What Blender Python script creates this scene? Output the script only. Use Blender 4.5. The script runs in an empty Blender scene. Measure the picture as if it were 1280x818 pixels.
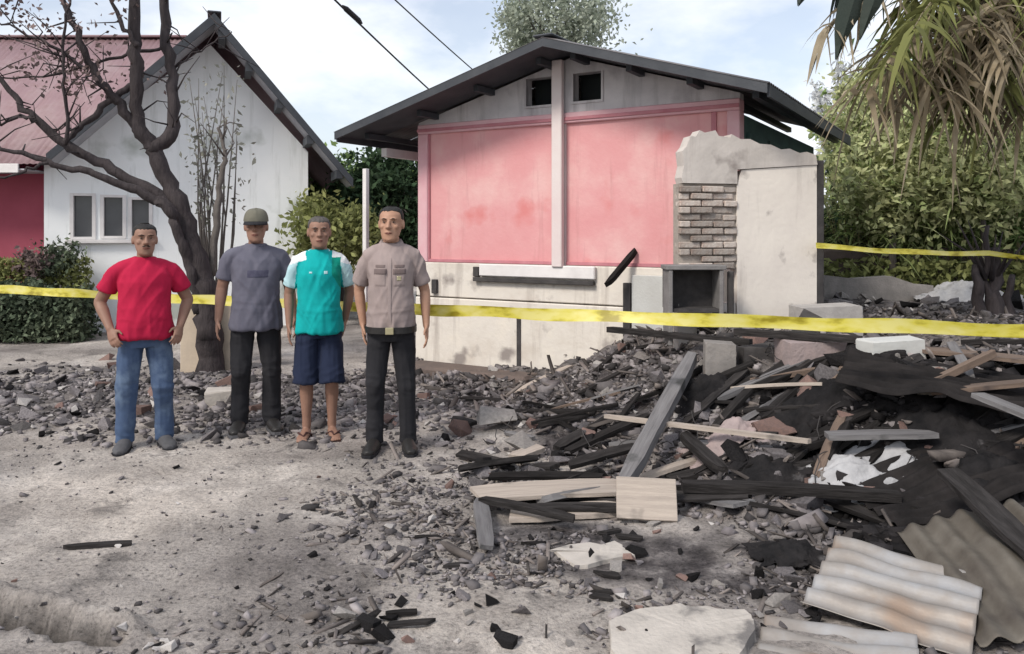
import bpy, bmesh, math, random
import numpy as np
from mathutils import Vector, Matrix, Euler
from mathutils.bvhtree import BVHTree

random.seed(7)
rng = np.random.default_rng(7)
SC = bpy.context.scene
COL = SC.collection
R = math.radians

# ------------------------------------------------------------------ camera, sky, sun, exposure
F, CH, HY = 1000.0, 1.55, 290.0          # focal length in photo pixels, eye height, horizon row
cd = bpy.data.cameras.new('camera')
cd.lens = F / 1280 * 36
cd.sensor_width = 36
cd.shift_y = -(409 - HY) / 1280
cd.clip_end = 3000
cam = bpy.data.objects.new('camera', cd)
cam.location = (0, 0, CH)
cam.rotation_euler = (R(90), 0, 0)
COL.objects.link(cam)
SC.camera = cam

SUN_EL, SUN_AZ = R(43), R(-138)           # azimuth measured from +Y towards +X: over the left shoulder
w = bpy.data.worlds.new('World')
SC.world = w
w.use_nodes = True
nt = w.node_tree
nt.nodes.clear()
n_out = nt.nodes.new('ShaderNodeOutputWorld')
n_bg = nt.nodes.new('ShaderNodeBackground')
n_sky = nt.nodes.new('ShaderNodeTexSky')
n_sky.sky_type = 'NISHITA'
n_sky.sun_disc = False
n_sky.sun_elevation = SUN_EL
n_sky.sun_rotation = SUN_AZ
n_sky.air_density = 1.0
n_sky.dust_density = 2.0
n_tc = nt.nodes.new('ShaderNodeTexCoord')
n_map = nt.nodes.new('ShaderNodeMapping')
n_map.inputs['Scale'].default_value = (1.0, 1.0, 2.2)
n_map.inputs['Location'].default_value = (1.15, 0.6, 0.4)
n_no = nt.nodes.new('ShaderNodeTexNoise')
n_no.inputs['Scale'].default_value = 2.6
n_no.inputs['Detail'].default_value = 7
n_no.inputs['Roughness'].default_value = 0.55
n_cr = nt.nodes.new('ShaderNodeValToRGB')
n_cr.color_ramp.elements[0].position = 0.43
n_cr.color_ramp.elements[0].color = (0.42, 0.42, 0.42, 1)
n_cr.color_ramp.elements[1].position = 0.60
n_cr.color_ramp.elements[1].color = (1, 1, 1, 1)
n_no2 = nt.nodes.new('ShaderNodeTexNoise')
n_no2.inputs['Scale'].default_value = 4.0
n_no2.inputs['Detail'].default_value = 6
n_cr2 = nt.nodes.new('ShaderNodeValToRGB')
n_cr2.color_ramp.elements[0].position = 0.3
n_cr2.color_ramp.elements[0].color = (5.9, 6.2, 6.9, 1)
n_cr2.color_ramp.elements[1].position = 0.65
n_cr2.color_ramp.elements[1].color = (7.7, 7.8, 7.95, 1)
n_mix = nt.nodes.new('ShaderNodeMix')
n_mix.data_type = 'RGBA'
L = nt.links.new
L(n_tc.outputs['Generated'], n_map.inputs['Vector'])
L(n_map.outputs['Vector'], n_no.inputs['Vector'])
L(n_map.outputs['Vector'], n_no2.inputs['Vector'])
L(n_no.outputs['Fac'], n_cr.inputs['Fac'])
L(n_no2.outputs['Fac'], n_cr2.inputs['Fac'])
L(n_cr.outputs['Color'], n_mix.inputs['Factor'])
L(n_sky.outputs['Color'], n_mix.inputs['A'])
L(n_cr2.outputs['Color'], n_mix.inputs['B'])
L(n_mix.outputs['Result'], n_bg.inputs['Color'])
n_bg.inputs['Strength'].default_value = 0.1
L(n_bg.outputs['Background'], n_out.inputs['Surface'])

sd = bpy.data.lights.new('sun', 'SUN')
sd.energy = 1.9
sd.angle = R(14)
sd.color = (1.0, 0.93, 0.83)
sun = bpy.data.objects.new('sun', sd)
dirv = Vector((math.sin(SUN_AZ) * math.cos(SUN_EL), math.cos(SUN_AZ) * math.cos(SUN_EL), math.sin(SUN_EL)))
sun.rotation_euler = dirv.to_track_quat('Z', 'Y').to_euler()
COL.objects.link(sun)

SC.view_settings.view_transform = 'Standard'
SC.view_settings.look = 'None'
SC.view_settings.exposure = 0.70
SC.view_settings.gamma = 1.0
SC.view_settings.use_curve_mapping = False


# ------------------------------------------------------------------ helpers
def P(px, py, Y):
    """photo pixel at depth Y"""
    return Vector(((px - 640) * Y / F, Y, CH - (py - HY) * Y / F))


def _hash(a, b, c, seed):
    n = (a * 374761393 + b * 668265263 + c * 362437 + seed * 144269504) & 0xffffffff
    n = ((n ^ (n >> 13)) * 1274126177) & 0xffffffff
    return ((n ^ (n >> 16)) & 0xffff) / 65535.0


def vnoise(x, y, z=None, seed=0):
    x = np.asarray(x, float); y = np.asarray(y, float)
    z = np.zeros_like(x) if z is None else np.asarray(z, float)
    xi, yi, zi = [np.floor(v).astype(np.int64) for v in (x, y, z)]
    fx, fy, fz = x - xi, y - yi, z - zi
    fx, fy, fz = [v * v * (3 - 2 * v) for v in (fx, fy, fz)]
    r = 0
    for i in (0, 1):
        for j in (0, 1):
            for k in (0, 1):
                r = r + _hash(xi + i, yi + j, zi + k, seed) * (fx if i else 1 - fx) * (fy if j else 1 - fy) * (fz if k else 1 - fz)
    return r * 2 - 1


def fbm(x, y, z=None, o=4, seed=0):
    r, a, f = 0, 1.0, 1.0
    for i in range(o):
        r = r + a * vnoise(np.asarray(x) * f, np.asarray(y) * f, None if z is None else np.asarray(z) * f, seed + i * 17)
        a *= .5; f *= 2.03
    return r


def sstep(t):
    t = np.clip(t, 0, 1)
    return t * t * (3 - 2 * t)


TX = [-40, -2.6, -1.6, -1.1, -.6, .2, .93, 1.5, 2.2, 3, 5, 40]
TY = [60, 40, 12, 8.6, 7.4, 5.9, 4.6, 4.0, 3.9, 3.7, 3.5, 3.5]


def mound(x, y):
    """0..1 how far up the debris bank"""
    d = np.asarray(y) - np.interp(x, TX, TY)
    rise = np.interp(x, [0, 1, 2, 3], [3.2, 3.0, 2.2, 1.4])
    return sstep(d / rise), d


def H(x, y):
    x = np.asarray(x, float); y = np.asarray(y, float)
    m, d = mound(x, y)
    z = np.interp(x, [-.6, .1, .55, 1.05, 1.9], [.02, .05, .17, .42, .66]) * m
    near = np.clip((14 - np.hypot(x, y - 6)) / 6, 0, 1)
    rough = .02 + .075 * sstep(d / .6 + .5) * np.clip((11 - y) / 3, .2, 1)
    z = z + near * rough * fbm(x * 1.6, y * 1.6, o=4, seed=3)
    z = z + near * (.008 + .02 * sstep(d / .6 + .8)) * fbm(x * 7, y * 7, o=3, seed=5)
    # rubble strip behind the men, on the left
    s = np.exp(-((y - 7.6) / 1.2) ** 2) * sstep((-1.0 - x) / 1.0)
    z = z + s * (.06 + .05 * fbm(x * 3, y * 3, o=3, seed=9))
    # narrow trench with a thrown-up edge in the left foreground
    tx, ty = x + 2.07, y - 3.24
    al = (tx * .60 - ty * .23) / .6426; pr = (tx * .23 + ty * .60) / .6426 + .012 * np.sin(x * 21) + .01 * np.sin(x * 47)
    on = sstep((.66 - al) / .1) * sstep((al + 1.5) / .2)
    z = z + on * (.06 * np.exp(-((pr - .10) / .045) ** 2) - .13 * np.exp(-((pr) / .042) ** 4))
    return z


def G(px, py):
    """photo pixel on the ground surface"""
    d = np.array([(px - 640) / F, 1.0, -(py - HY) / F])
    ts = np.linspace(1.5, 40, 6000)
    hz = H(d[0] * ts, ts)
    below = (CH + d[2] * ts) < hz
    i = int(np.argmax(below)) if below.any() else len(ts) - 1
    t = ts[i]
    return Vector((d[0] * t, t, float(hz[i])))


def hz(x, y):
    return float(H(np.array([x]), np.array([y]))[0])


# ------------------------------------------------------------------ materials
MATS = {}


def M(name, c1, c2=None, c3=None, scale=4.0, rough=.85, bump=.25, bscale=45.0, rnd=0.0, island=0.0,
      metal=0.0, detail=8, stretch=(1, 1, 1), translucent=0.0, streak=None, folds=0.0, spec=.3, spots=None, lo=.32, hi=.68, dist=.01):
    if name in MATS:
        return MATS[name]
    m = bpy.data.materials.new(name)
    MATS[name] = m
    m.use_nodes = True
    t = m.node_tree
    b = t.nodes['Principled BSDF']
    tc = t.nodes.new('ShaderNodeTexCoord')
    mp = t.nodes.new('ShaderNodeMapping')
    mp.inputs['Scale'].default_value = stretch
    t.links.new(tc.outputs['Object'], mp.inputs['Vector'])
    no = t.nodes.new('ShaderNodeTexNoise')
    no.inputs['Scale'].default_value = scale
    no.inputs['Detail'].default_value = detail
    no.inputs['Roughness'].default_value = .62
    t.links.new(mp.outputs['Vector'], no.inputs['Vector'])
    cr = t.nodes.new('ShaderNodeValToRGB')
    c2 = c2 or tuple(v * .72 for v in c1)
    e = cr.color_ramp.elements
    e[0].position = lo; e[0].color = (*c1, 1)
    e[1].position = hi; e[1].color = (*c2, 1)
    if c3:
        k = e.new((lo + hi) / 2); k.color = (*c3, 1)
    t.links.new(no.outputs['Fac'], cr.inputs['Fac'])
    col = cr.outputs['Color']
    if spots:                                  # (colour, scale, threshold): stains with a shape of their own
        sc_, th = spots[1], spots[2]
        n3 = t.nodes.new('ShaderNodeTexNoise')
        n3.inputs['Scale'].default_value = sc_
        n3.inputs['Detail'].default_value = 5
        t.links.new(tc.outputs['Object'], n3.inputs['Vector'])
        r3 = t.nodes.new('ShaderNodeValToRGB')
        r3.color_ramp.elements[0].position = th
        r3.color_ramp.elements[1].position = th + .1
        t.links.new(n3.outputs['Fac'], r3.inputs['Fac'])
        mx = t.nodes.new('ShaderNodeMix'); mx.data_type = 'RGBA'
        mx.inputs['B'].default_value = (*spots[0], 1)
        t.links.new(r3.outputs['Color'], mx.inputs['Factor'])
        t.links.new(col, mx.inputs['A'])
        col = mx.outputs['Result']
    if streak:                                 # (colour, threshold): rain and soot streaks running down
        ms_ = t.nodes.new('ShaderNodeMapping'); ms_.inputs['Scale'].default_value = (5.5, 5.5, .55)
        t.links.new(tc.outputs['Object'], ms_.inputs['Vector'])
        n4 = t.nodes.new('ShaderNodeTexNoise'); n4.inputs['Scale'].default_value = 1.0; n4.inputs['Detail'].default_value = 7; n4.inputs['Roughness'].default_value = .65
        t.links.new(ms_.outputs['Vector'], n4.inputs['Vector'])
        r4 = t.nodes.new('ShaderNodeValToRGB'); r4.color_ramp.elements[0].position = streak[1]; r4.color_ramp.elements[1].position = streak[1] + .22
        r4.color_ramp.elements[1].color = (.75, .75, .75, 1)
        t.links.new(n4.outputs['Fac'], r4.inputs['Fac'])
        m4 = t.nodes.new('ShaderNodeMix'); m4.data_type = 'RGBA'; m4.inputs['B'].default_value = (*streak[0], 1)
        t.links.new(r4.outputs['Color'], m4.inputs['Factor']); t.links.new(col, m4.inputs['A'])
        col = m4.outputs['Result']
    if rnd or island:
        src = t.nodes.new('ShaderNodeObjectInfo').outputs['Random'] if rnd else t.nodes.new('ShaderNodeNewGeometry').outputs['Random Per Island']
        a = rnd or island
        mr = t.nodes.new('ShaderNodeMapRange')
        mr.inputs['To Min'].default_value = 1 - a
        mr.inputs['To Max'].default_value = 1 + a
        t.links.new(src, mr.inputs['Value'])
        vm = t.nodes.new('ShaderNodeVectorMath'); vm.operation = 'SCALE'
        t.links.new(col, vm.inputs[0])
        t.links.new(mr.outputs['Result'], vm.inputs['Scale'])
        col = vm.outputs['Vector']
    t.links.new(col, b.inputs['Base Color'])
    b.inputs['Roughness'].default_value = rough
    b.inputs['Metallic'].default_value = metal
    b.inputs['Specular IOR Level'].default_value = spec
    if bump:
        n2 = t.nodes.new('ShaderNodeTexNoise')
        n2.inputs['Scale'].default_value = bscale
        n2.inputs['Detail'].default_value = 6
        t.links.new(mp.outputs['Vector'], n2.inputs['Vector'])
        bp = t.nodes.new('ShaderNodeBump')
        bp.inputs['Strength'].default_value = bump
        bp.inputs['Distance'].default_value = dist
        t.links.new(n2.outputs['Fac'], bp.inputs['Height'])
        if folds:                              # creases of worn cloth
            mf = t.nodes.new('ShaderNodeMapping'); mf.inputs['Scale'].default_value = (1.9, 1.2, .5); mf.inputs['Rotation'].default_value = (.3, .45, .2)
            t.links.new(tc.outputs['Object'], mf.inputs['Vector'])
            nf = t.nodes.new('ShaderNodeTexNoise'); nf.noise_type = 'RIDGED_MULTIFRACTAL'; nf.inputs['Scale'].default_value = 6.5; nf.inputs['Detail'].default_value = 2.5; nf.inputs['Distortion'].default_value = .6
            t.links.new(mf.outputs['Vector'], nf.inputs['Vector'])
            b2 = t.nodes.new('ShaderNodeBump'); b2.inputs['Strength'].default_value = folds; b2.inputs['Distance'].default_value = .022
            t.links.new(nf.outputs['Fac'], b2.inputs['Height']); t.links.new(b2.outputs['Normal'], bp.inputs['Normal'])
        t.links.new(bp.outputs['Normal'], b.inputs['Normal'])
    if translucent:
        out = t.nodes['Material Output']
        tr = t.nodes.new('ShaderNodeBsdfTranslucent')
        t.links.new(col, tr.inputs['Color'])
        ms = t.nodes.new('ShaderNodeMixShader')
        ms.inputs[0].default_value = translucent
        t.links.new(b.outputs[0], ms.inputs[1])
        t.links.new(tr.outputs[0], ms.inputs[2])
        t.links.new(ms.outputs[0], out.inputs['Surface'])
    return m


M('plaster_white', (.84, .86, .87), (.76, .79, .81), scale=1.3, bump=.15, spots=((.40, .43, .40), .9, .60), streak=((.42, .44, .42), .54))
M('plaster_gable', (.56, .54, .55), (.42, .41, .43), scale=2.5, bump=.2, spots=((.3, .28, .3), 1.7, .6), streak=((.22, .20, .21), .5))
M('plaster_pink', (.61, .27, .285), (.68, .42, .415), c3=(.64, .32, .33), scale=1.3, bump=.3, bscale=25, spots=((.60, .22, .22), 1.5, .60), streak=((.44, .20, .205), .57))
M('pink_frame', (.60, .33, .37), (.64, .43, .46), scale=3, bump=.2)
M('pink_trim', (.40, .15, .18), (.48, .22, .25), scale=5, bump=.2)
M('post_pale', (.66, .61, .60), (.62, .52, .52), scale=2, bump=.2)
M('plinth', (.68, .63, .56), (.56, .51, .455), c3=(.64, .60, .55), scale=2.2, bump=.45, bscale=20, spots=((.27, .24, .225), 2.6, .585), streak=((.30, .26, .235), .54))
M('plinth_grey', (.52, .53, .52), (.44, .44, .43), scale=3, bump=.3)
M('soot', (.035, .033, .034), (.07, .065, .065), scale=8, bump=.4)
M('dark_interior', (.012, .016, .02), (.02, .025, .025), scale=3, bump=0)
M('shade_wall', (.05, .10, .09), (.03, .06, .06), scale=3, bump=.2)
M('wall_remnant', (.56, .52, .49), (.43, .40, .375), scale=3.2, bump=.5, bscale=18, spots=((.27, .24, .225), 2.6, .57), streak=((.30, .265, .24), .53))
M('wall_panel', (.74, .69, .63), (.65, .60, .555), scale=2.2, bump=.3, bscale=20, spots=((.30, .27, .255), 4.2, .625), streak=((.36, .32, .29), .57))
M('mortar', (.36, .32, .28), (.27, .24, .22), scale=14, bump=.6, bscale=60)
M('brick', (.29, .215, .185), (.20, .155, .14), c3=(.38, .33, .295), scale=14, bump=.8, rnd=.35, spots=((.40, .36, .33), 9, .55))
M('roof_dark', (.034, .039, .048), (.06, .065, .075), scale=3, bump=.2, rough=.6)
M('roof_metal', (.12, .12, .13), (.22, .2, .2), scale=2, bump=.15, rough=.5, metal=.3)
M('roof_mauve', (.22, .14, .155), (.28, .205, .215), c3=(.25, .165, .18), scale=1.6, bump=.2, rough=.6, streak=((.20, .12, .12), .52))
M('soffit', (.44, .44, .47), (.34, .34, .38), scale=4, bump=.2)
M('fascia_white', (.72, .70, .70), (.6, .58, .58), scale=4, bump=.1)
M('wall_red', (.33, .075, .11), (.28, .06, .09), scale=2, bump=.15)
M('glass_dark', (.06, .065, .075), (.09, .095, .105), scale=2, bump=0, rough=.12, spec=.6)
M('concrete_dark', (.22, .21, .21), (.14, .135, .135), scale=5, bump=.5, spots=((.34, .32, .30), 4, .6))
M('concrete', (.29, .27, .258), (.17, .16, .155), scale=5, bump=.5, rnd=.2)
M('concrete_pale', (.47, .435, .40), (.34, .315, .29), scale=5, bump=.6, spots=((.16, .15, .145), 6, .58))
M('concrete_pink', (.34, .27, .265), (.25, .21, .21), scale=7, bump=.6, spots=((.1, .09, .09), 5, .6))
M('ash_chunk', (.18, .166, .172), (.08, .073, .078), scale=8, bump=.5, rnd=.45)
M('white_chunk', (.50, .475, .46), (.36, .34, .33), scale=8, bump=.4, rnd=.2)
M('brick_chunk', (.20, .125, .105), (.12, .085, .08), scale=9, bump=.5, rnd=.4)
M('char', (.008, .008, .009), (.026, .024, .025), scale=12, bump=.7, bscale=25, rnd=.4, rough=.95, spec=.1)
M('debris_mix', (.085, .077, .081), (.19, .174, .176), scale=6, bump=.4, island=.85)
M('char_mix', (.010, .009, .010), (.03, .028, .029), scale=6, bump=.5, island=.7, rough=.95, spec=.1)
M('splinter_mix', (.07, .06, .058), (.15, .13, .12), scale=6, bump=.3, island=.8)
M('wood_pale', (.44, .38, .33), (.30, .26, .23), scale=5, bump=.4, stretch=(.6, 9, 9), spots=((.10, .09, .085), 3, .6))
M('wood_brown', (.185, .135, .105), (.115, .085, .07), scale=5, bump=.4, stretch=(.6, 9, 9), spots=((.05, .04, .04), 3, .55))
M('wood_grey', (.19, .185, .19), (.10, .096, .10), scale=5, bump=.4, stretch=(.6, 9, 9), spots=((.06, .06, .06), 4, .6))
M('wood_char', (.012, .011, .011), (.038, .035, .035), scale=6, bump=.8, bscale=14, stretch=(.8, 6, 6), rnd=.4, rough=.95, spec=.1)
M('zinc_light', (.34, .35, .37), (.19, .165, .145), c3=(.27, .25, .235), scale=2.2, bump=.1, rough=.5, metal=.3, spots=((.24, .18, .14), 2.4, .56))
M('zinc_rust', (.15, .137, .118), (.07, .06, .052), c3=(.11, .098, .083), scale=4, bump=.2, rough=.65, metal=.2)
M('zinc_burnt', (.010, .0095, .010), (.028, .025, .025), scale=4, bump=.5, rough=.95, spec=.08)
M('char_cloth', (.009, .009, .010), (.026, .024, .025), scale=7, bump=.8, spots=((.09, .086, .088), 9, .64), rough=.95, spec=.1)
M('ash_cloth', (.40, .40, .415), (.25, .25, .26), scale=6, bump=.6, spots=((.09, .09, .095), 7, .6))
M('bark_burnt', (.026, .021, .023), (.058, .048, .05), scale=9, bump=.9, bscale=22, stretch=(3, 3, .7))
M('bark_grey', (.14, .125, .115), (.08, .07, .066), scale=9, bump=.8, bscale=22, stretch=(3, 3, .7))
M('leaf_dead', (.13, .09, .085), (.20, .155, .15), scale=5, bump=0, island=.5, translucent=.25)
M('leaf_wither', (.30, .30, .26), (.20, .205, .165), scale=2, bump=0, island=.4, translucent=.3)
M('leaf_speck', (.34, .45, .17), (.54, .60, .33), c3=(.44, .45, .25), scale=2.2, bump=0, island=.55, translucent=.45)
M('leaf_green', (.12, .19, .06), (.20, .28, .10), scale=1.2, bump=0, island=.45, translucent=.3)
M('leaf_dark', (.022, .05, .024), (.05, .085, .04), scale=1.2, bump=0, island=.45, translucent=.2)
M('leaf_hedge', (.055, .08, .05), (.12, .145, .095), scale=2.5, bump=0, island=.6, translucent=.2)
M('leaf_haze', (.30, .35, .27), (.42, .45, .38), scale=1, bump=0, island=.35, translucent=.45)  # leaves paled to put distance haze into their colour
M('leaf_olive', (.30, .31, .13), (.20, .23, .085), scale=1.2, bump=0, island=.5, translucent=.4)
M('grass_pale', (.38, .43, .21), (.52, .52, .34), c3=(.26, .34, .12), scale=.9, bump=0, island=.45, translucent=.3)
M('grass_dry', (.30, .25, .15), (.2, .17, .09), scale=1.2, bump=0, island=.5, translucent=.3)
M('frond_dry', (.25, .195, .12), (.16, .12, .07), c3=(.34, .29, .21), scale=1.4, bump=0, island=.45, translucent=.3)
M('frond_olive', (.17, .175, .06), (.12, .135, .045), scale=1.4, bump=0, island=.45, translucent=.3)
M('frond_dark', (.03, .045, .04), (.05, .06, .05), scale=1.4, bump=.2, island=.3, translucent=.1)
M('plume_skylit', (.80, .81, .82), (.66, .68, .68), scale=2, bump=0, island=.3, translucent=.5)  # leaf colour whitened to carry the bright sky light
M('cable', (.03, .03, .035), bump=0)
M('skin', (.27, .155, .115), (.22, .125, .09), scale=9, bump=.1, rough=.55, bscale=120)
M('skin_light', (.40, .235, .165), (.33, .185, .125), scale=9, bump=.1, rough=.55, bscale=120)
M('lip', (.20, .075, .06), (.16, .06, .05), scale=20, bump=0, rough=.5)
M('eye_white', (.22, .18, .155), scale=20, bump=0, rough=.3)
M('eye_dark', (.012, .008, .006), scale=20, bump=0, rough=.2)
M('hair', (.010, .009, .009), (.022, .02, .02), scale=60, bump=.8, bscale=150, rough=.6)
M('hair_grey', (.05, .045, .042), (.11, .10, .095), scale=60, bump=.8, bscale=150, rough=.6)
FAB = dict(scale=6, bump=.25, bscale=350, rough=.9, dist=.003, folds=.8)
M('cloth_red', (.42, .010, .050), (.34, .007, .040), **FAB)
M('cloth_greyblue', (.12, .12, .158), (.09, .09, .122), **FAB)
M('cloth_print', (.05, .05, .085), (.08, .08, .12), scale=30, bump=.2)
M('cloth_teal', (.0, .36, .36), (.0, .28, .29), **FAB)
M('cloth_tealgreen', (.0, .25, .19), (.0, .20, .15), **FAB)
M('cloth_iceblue', (.42, .60, .64), (.34, .52, .57), **FAB)
M('cloth_white', (.72, .74, .76), (.62, .64, .66), **FAB)
M('cloth_khaki', (.30, .245, .235), (.245, .20, .195), **FAB)
M('cloth_khaki_dark', (.16, .125, .12), (.13, .10, .10), **FAB)
M('cloth_black', (.012, .012, .015), (.02, .02, .024), **FAB)
M('cloth_navy', (.009, .015, .038), (.013, .02, .048), **FAB)
M('denim', (.065, .105, .19), (.12, .17, .25), c3=(.05, .08, .15), scale=4, bump=.3, bscale=300, rough=.9, dist=.003, folds=.9)
M('leather_black', (.015, .014, .014), (.025, .024, .024), scale=9, bump=.2, rough=.45)
M('shoe_grey', (.10, .10, .11), (.06, .06, .065), scale=9, bump=.2)
M('sandal', (.07, .03, .028), (.05, .022, .02), scale=9, bump=.2)
M('cap_olive', (.15, .145, .115), (.105, .10, .08), **FAB)
M('metal_badge', (.6, .55, .35), bump=0, rough=.35, metal=.8)
M('plaster_beige', (.55, .46, .36), (.44, .37, .30), scale=4, bump=.3)
M('soil_brown', (.15, .115, .10), (.10, .08, .075), scale=6, bump=.6)
M('pot_clay', (.22, .09, .06), (.16, .07, .05), scale=7, bump=.2)


def tape_material():
    m = bpy.data.materials.new('tape_yellow'); MATS['tape_yellow'] = m
    m.use_nodes = True
    t = m.node_tree; b = t.nodes['Principled BSDF']
    tc = t.nodes.new('ShaderNodeTexCoord')
    mp = t.nodes.new('ShaderNodeMapping'); mp.inputs['Scale'].default_value = (3.2, 3.2, 9)
    no = t.nodes.new('ShaderNodeTexNoise'); no.inputs['Scale'].default_value = 1.6; no.inputs['Detail'].default_value = 4
    cr = t.nodes.new('ShaderNodeValToRGB')
    e = cr.color_ramp.elements
    e[0].position = .34; e[0].color = (.34, .28, .02, 1)
    e[1].position = .46; e[1].color = (.68, .61, .09, 1)
    k = e.new(.62); k.color = (.76, .70, .24, 1)
    t.links.new(tc.outputs['Object'], mp.inputs[0]); t.links.new(mp.outputs[0], no.inputs[0])
    t.links.new(no.outputs['Fac'], cr.inputs[0]); t.links.new(cr.outputs[0], b.inputs['Base Color'])
    b.inputs['Roughness'].default_value = .4
    tr = t.nodes.new('ShaderNodeBsdfTranslucent'); t.links.new(cr.outputs[0], tr.inputs[0])
    ms = t.nodes.new('ShaderNodeMixShader'); ms.inputs[0].default_value = .3
    t.links.new(b.outputs[0], ms.inputs[1]); t.links.new(tr.outputs[0], ms.inputs[2])
    t.links.new(ms.outputs[0], t.nodes['Material Output'].inputs[0])


tape_material()


def ground_material():
    m = bpy.data.materials.new('ground'); MATS['ground'] = m
    m.use_nodes = True
    t = m.node_tree; b = t.nodes['Principled BSDF']
    tc = t.nodes.new('ShaderNodeTexCoord')

    def noise(scale, detail=9, rough=.65):
        n = t.nodes.new('ShaderNodeTexNoise')
        n.inputs['Scale'].default_value = scale
        n.inputs['Detail'].default_value = detail
        n.inputs['Roughness'].default_value = rough
        t.links.new(tc.outputs['Object'], n.inputs['Vector'])
        return n.outputs['Fac']

    def ramp(src, *st):
        r = t.nodes.new('ShaderNodeValToRGB')
        el = r.color_ramp.elements
        el[0].position, el[0].color = st[0][0], (*st[0][1], 1)
        el[1].position, el[1].color = st[-1][0], (*st[-1][1], 1)
        for p_, c_ in st[1:-1]:
            k = el.new(p_); k.color = (*c_, 1)
        t.links.new(src, r.inputs[0])
        return r.outputs[0]

    def mix(f, a_, b_):
        n = t.nodes.new('ShaderNodeMix'); n.data_type = 'RGBA'
        t.links.new(f, n.inputs['Factor']); t.links.new(a_, n.inputs['A']); t.links.new(b_, n.inputs['B'])
        return n.outputs['Result']

    sand = ramp(noise(1.3), (.28, (.20, .18, .168)), (.42, (.30, .275, .258)), (.56, (.41, .378, .355)), (.70, (.60, .56, .53)))
    broad = ramp(noise(.55, 4, .5), (.35, (.66, .65, .66)), (.5, (.95, .95, .95)), (.65, (1.22, 1.2, 1.17)))
    m0 = t.nodes.new('ShaderNodeMix'); m0.data_type = 'RGBA'; m0.blend_type = 'MULTIPLY'; m0.inputs['Factor'].default_value = 1
    t.links.new(sand, m0.inputs['A']); t.links.new(broad, m0.inputs['B']); sand = m0.outputs['Result']
    ash = ramp(noise(5), (.34, (.022, .020, .021)), (.45, (.072, .065, .067)), (.55, (.138, .126, .126)), (.70, (.33, .305, .295)))
    at = t.nodes.new('ShaderNodeAttribute'); at.attribute_name = 'burn'
    base = mix(at.outputs['Fac'], sand, ash)
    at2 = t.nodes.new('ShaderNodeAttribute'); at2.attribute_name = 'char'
    coal_and_shade = ramp(noise(9), (.35, (.008, .007, .008)), (.7, (.04, .037, .038)))
    base = mix(at2.outputs['Fac'], base, coal_and_shade)
    soot_m = ramp(noise(2.3, 10, .7), (.57, (0, 0, 0)), (.68, (.7, .7, .7)))
    blk = ramp(noise(14), (.3, (.04, .037, .038)), (.7, (.09, .084, .084)))
    base = mix(soot_m, base, blk)
    fine = ramp(noise(46, 6, .75), (.30, (.35, .34, .33)), (.47, (.95, .95, .95)), (.72, (1.38, 1.36, 1.33)))
    mu = t.nodes.new('ShaderNodeMix'); mu.data_type = 'RGBA'; mu.blend_type = 'MULTIPLY'
    mu.inputs['Factor'].default_value = 1
    t.links.new(base, mu.inputs['A']); t.links.new(fine, mu.inputs['B'])
    t.links.new(mu.outputs['Result'], b.inputs['Base Color'])
    b.inputs['Roughness'].default_value = .95
    b.inputs['Specular IOR Level'].default_value = .15
    bp = t.nodes.new('ShaderNodeBump'); bp.inputs['Strength'].default_value = .9; bp.inputs['Distance'].default_value = .03
    t.links.new(noise(22, 8, .7), bp.inputs['Height'])
    t.links.new(bp.outputs[0], b.inputs['Normal'])


ground_material()


# ------------------------------------------------------------------ object helpers
def tag(o, label=None, cat=None, group=None, kind=None):
    if label: o['label'] = label
    if cat: o['category'] = cat
    if group: o['group'] = group
    if kind: o['kind'] = kind
    return o


def empty(name, loc=(0, 0, 0), rz=0.0):
    o = bpy.data.objects.new(name, None)
    o.location = loc
    o.rotation_euler = (0, 0, rz)
    o.empty_display_size = .1
    COL.objects.link(o)
    return o


def link(name, me, mat=None, parent=None, smooth=False):
    if mat is not None and not me.materials:
        for k in (mat if isinstance(mat, (list, tuple)) else [mat]):
            me.materials.append(MATS[k])
    if smooth:
        me.polygons.foreach_set('use_smooth', [True] * len(me.polygons))
    o = bpy.data.objects.new(name, me)
    COL.objects.link(o)
    if parent is not None:
        o.parent = parent
    return o


def bm_mesh(name, bm):
    me = bpy.data.meshes.new(name)
    bm.to_mesh(me)
    bm.free()
    return me


def arr_mesh(name, verts, faces):
    """verts (n,3); faces (m,k) all with the same k"""
    verts = np.asarray(verts, np.float32); faces = np.asarray(faces, np.int32)
    me = bpy.data.meshes.new(name)
    k = faces.shape[1]
    me.vertices.add(len(verts)); me.vertices.foreach_set('co', verts.ravel())
    me.loops.add(faces.size); me.loops.foreach_set('vertex_index', faces.ravel())
    me.polygons.add(len(faces)); me.polygons.foreach_set('loop_start', np.arange(0, faces.size, k, dtype=np.int32))
    me.update(calc_edges=True)
    return me


def bbox(bm, x0, x1, y0, y1, z0, z1, mtx=None, bevel=0.0):
    r = bmesh.ops.create_cube(bm, size=1)
    vs = r['verts']
    for v in vs:
        v.co = Vector(((x0 + x1) / 2 + v.co.x * (x1 - x0), (y0 + y1) / 2 + v.co.y * (y1 - y0), (z0 + z1) / 2 + v.co.z * (z1 - z0)))
    if bevel:
        es = list({e for v in vs for e in v.link_edges})
        r2 = bmesh.ops.bevel(bm, geom=es, offset=bevel, segments=1, affect='EDGES')
        vs = list({v for f in r2['faces'] for v in f.verts} | {v for v in vs if v.is_valid})
    if mtx is not None:
        for v in vs:
            v.co = mtx @ v.co
    return vs


def box(name, x0, x1, y0, y1, z0, z1, mat, parent=None, bevel=0.0, mtx=None):
    bm = bmesh.new()
    bbox(bm, x0, x1, y0, y1, z0, z1, mtx, bevel)
    return link(name, bm_mesh(name, bm), mat, parent)


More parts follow.
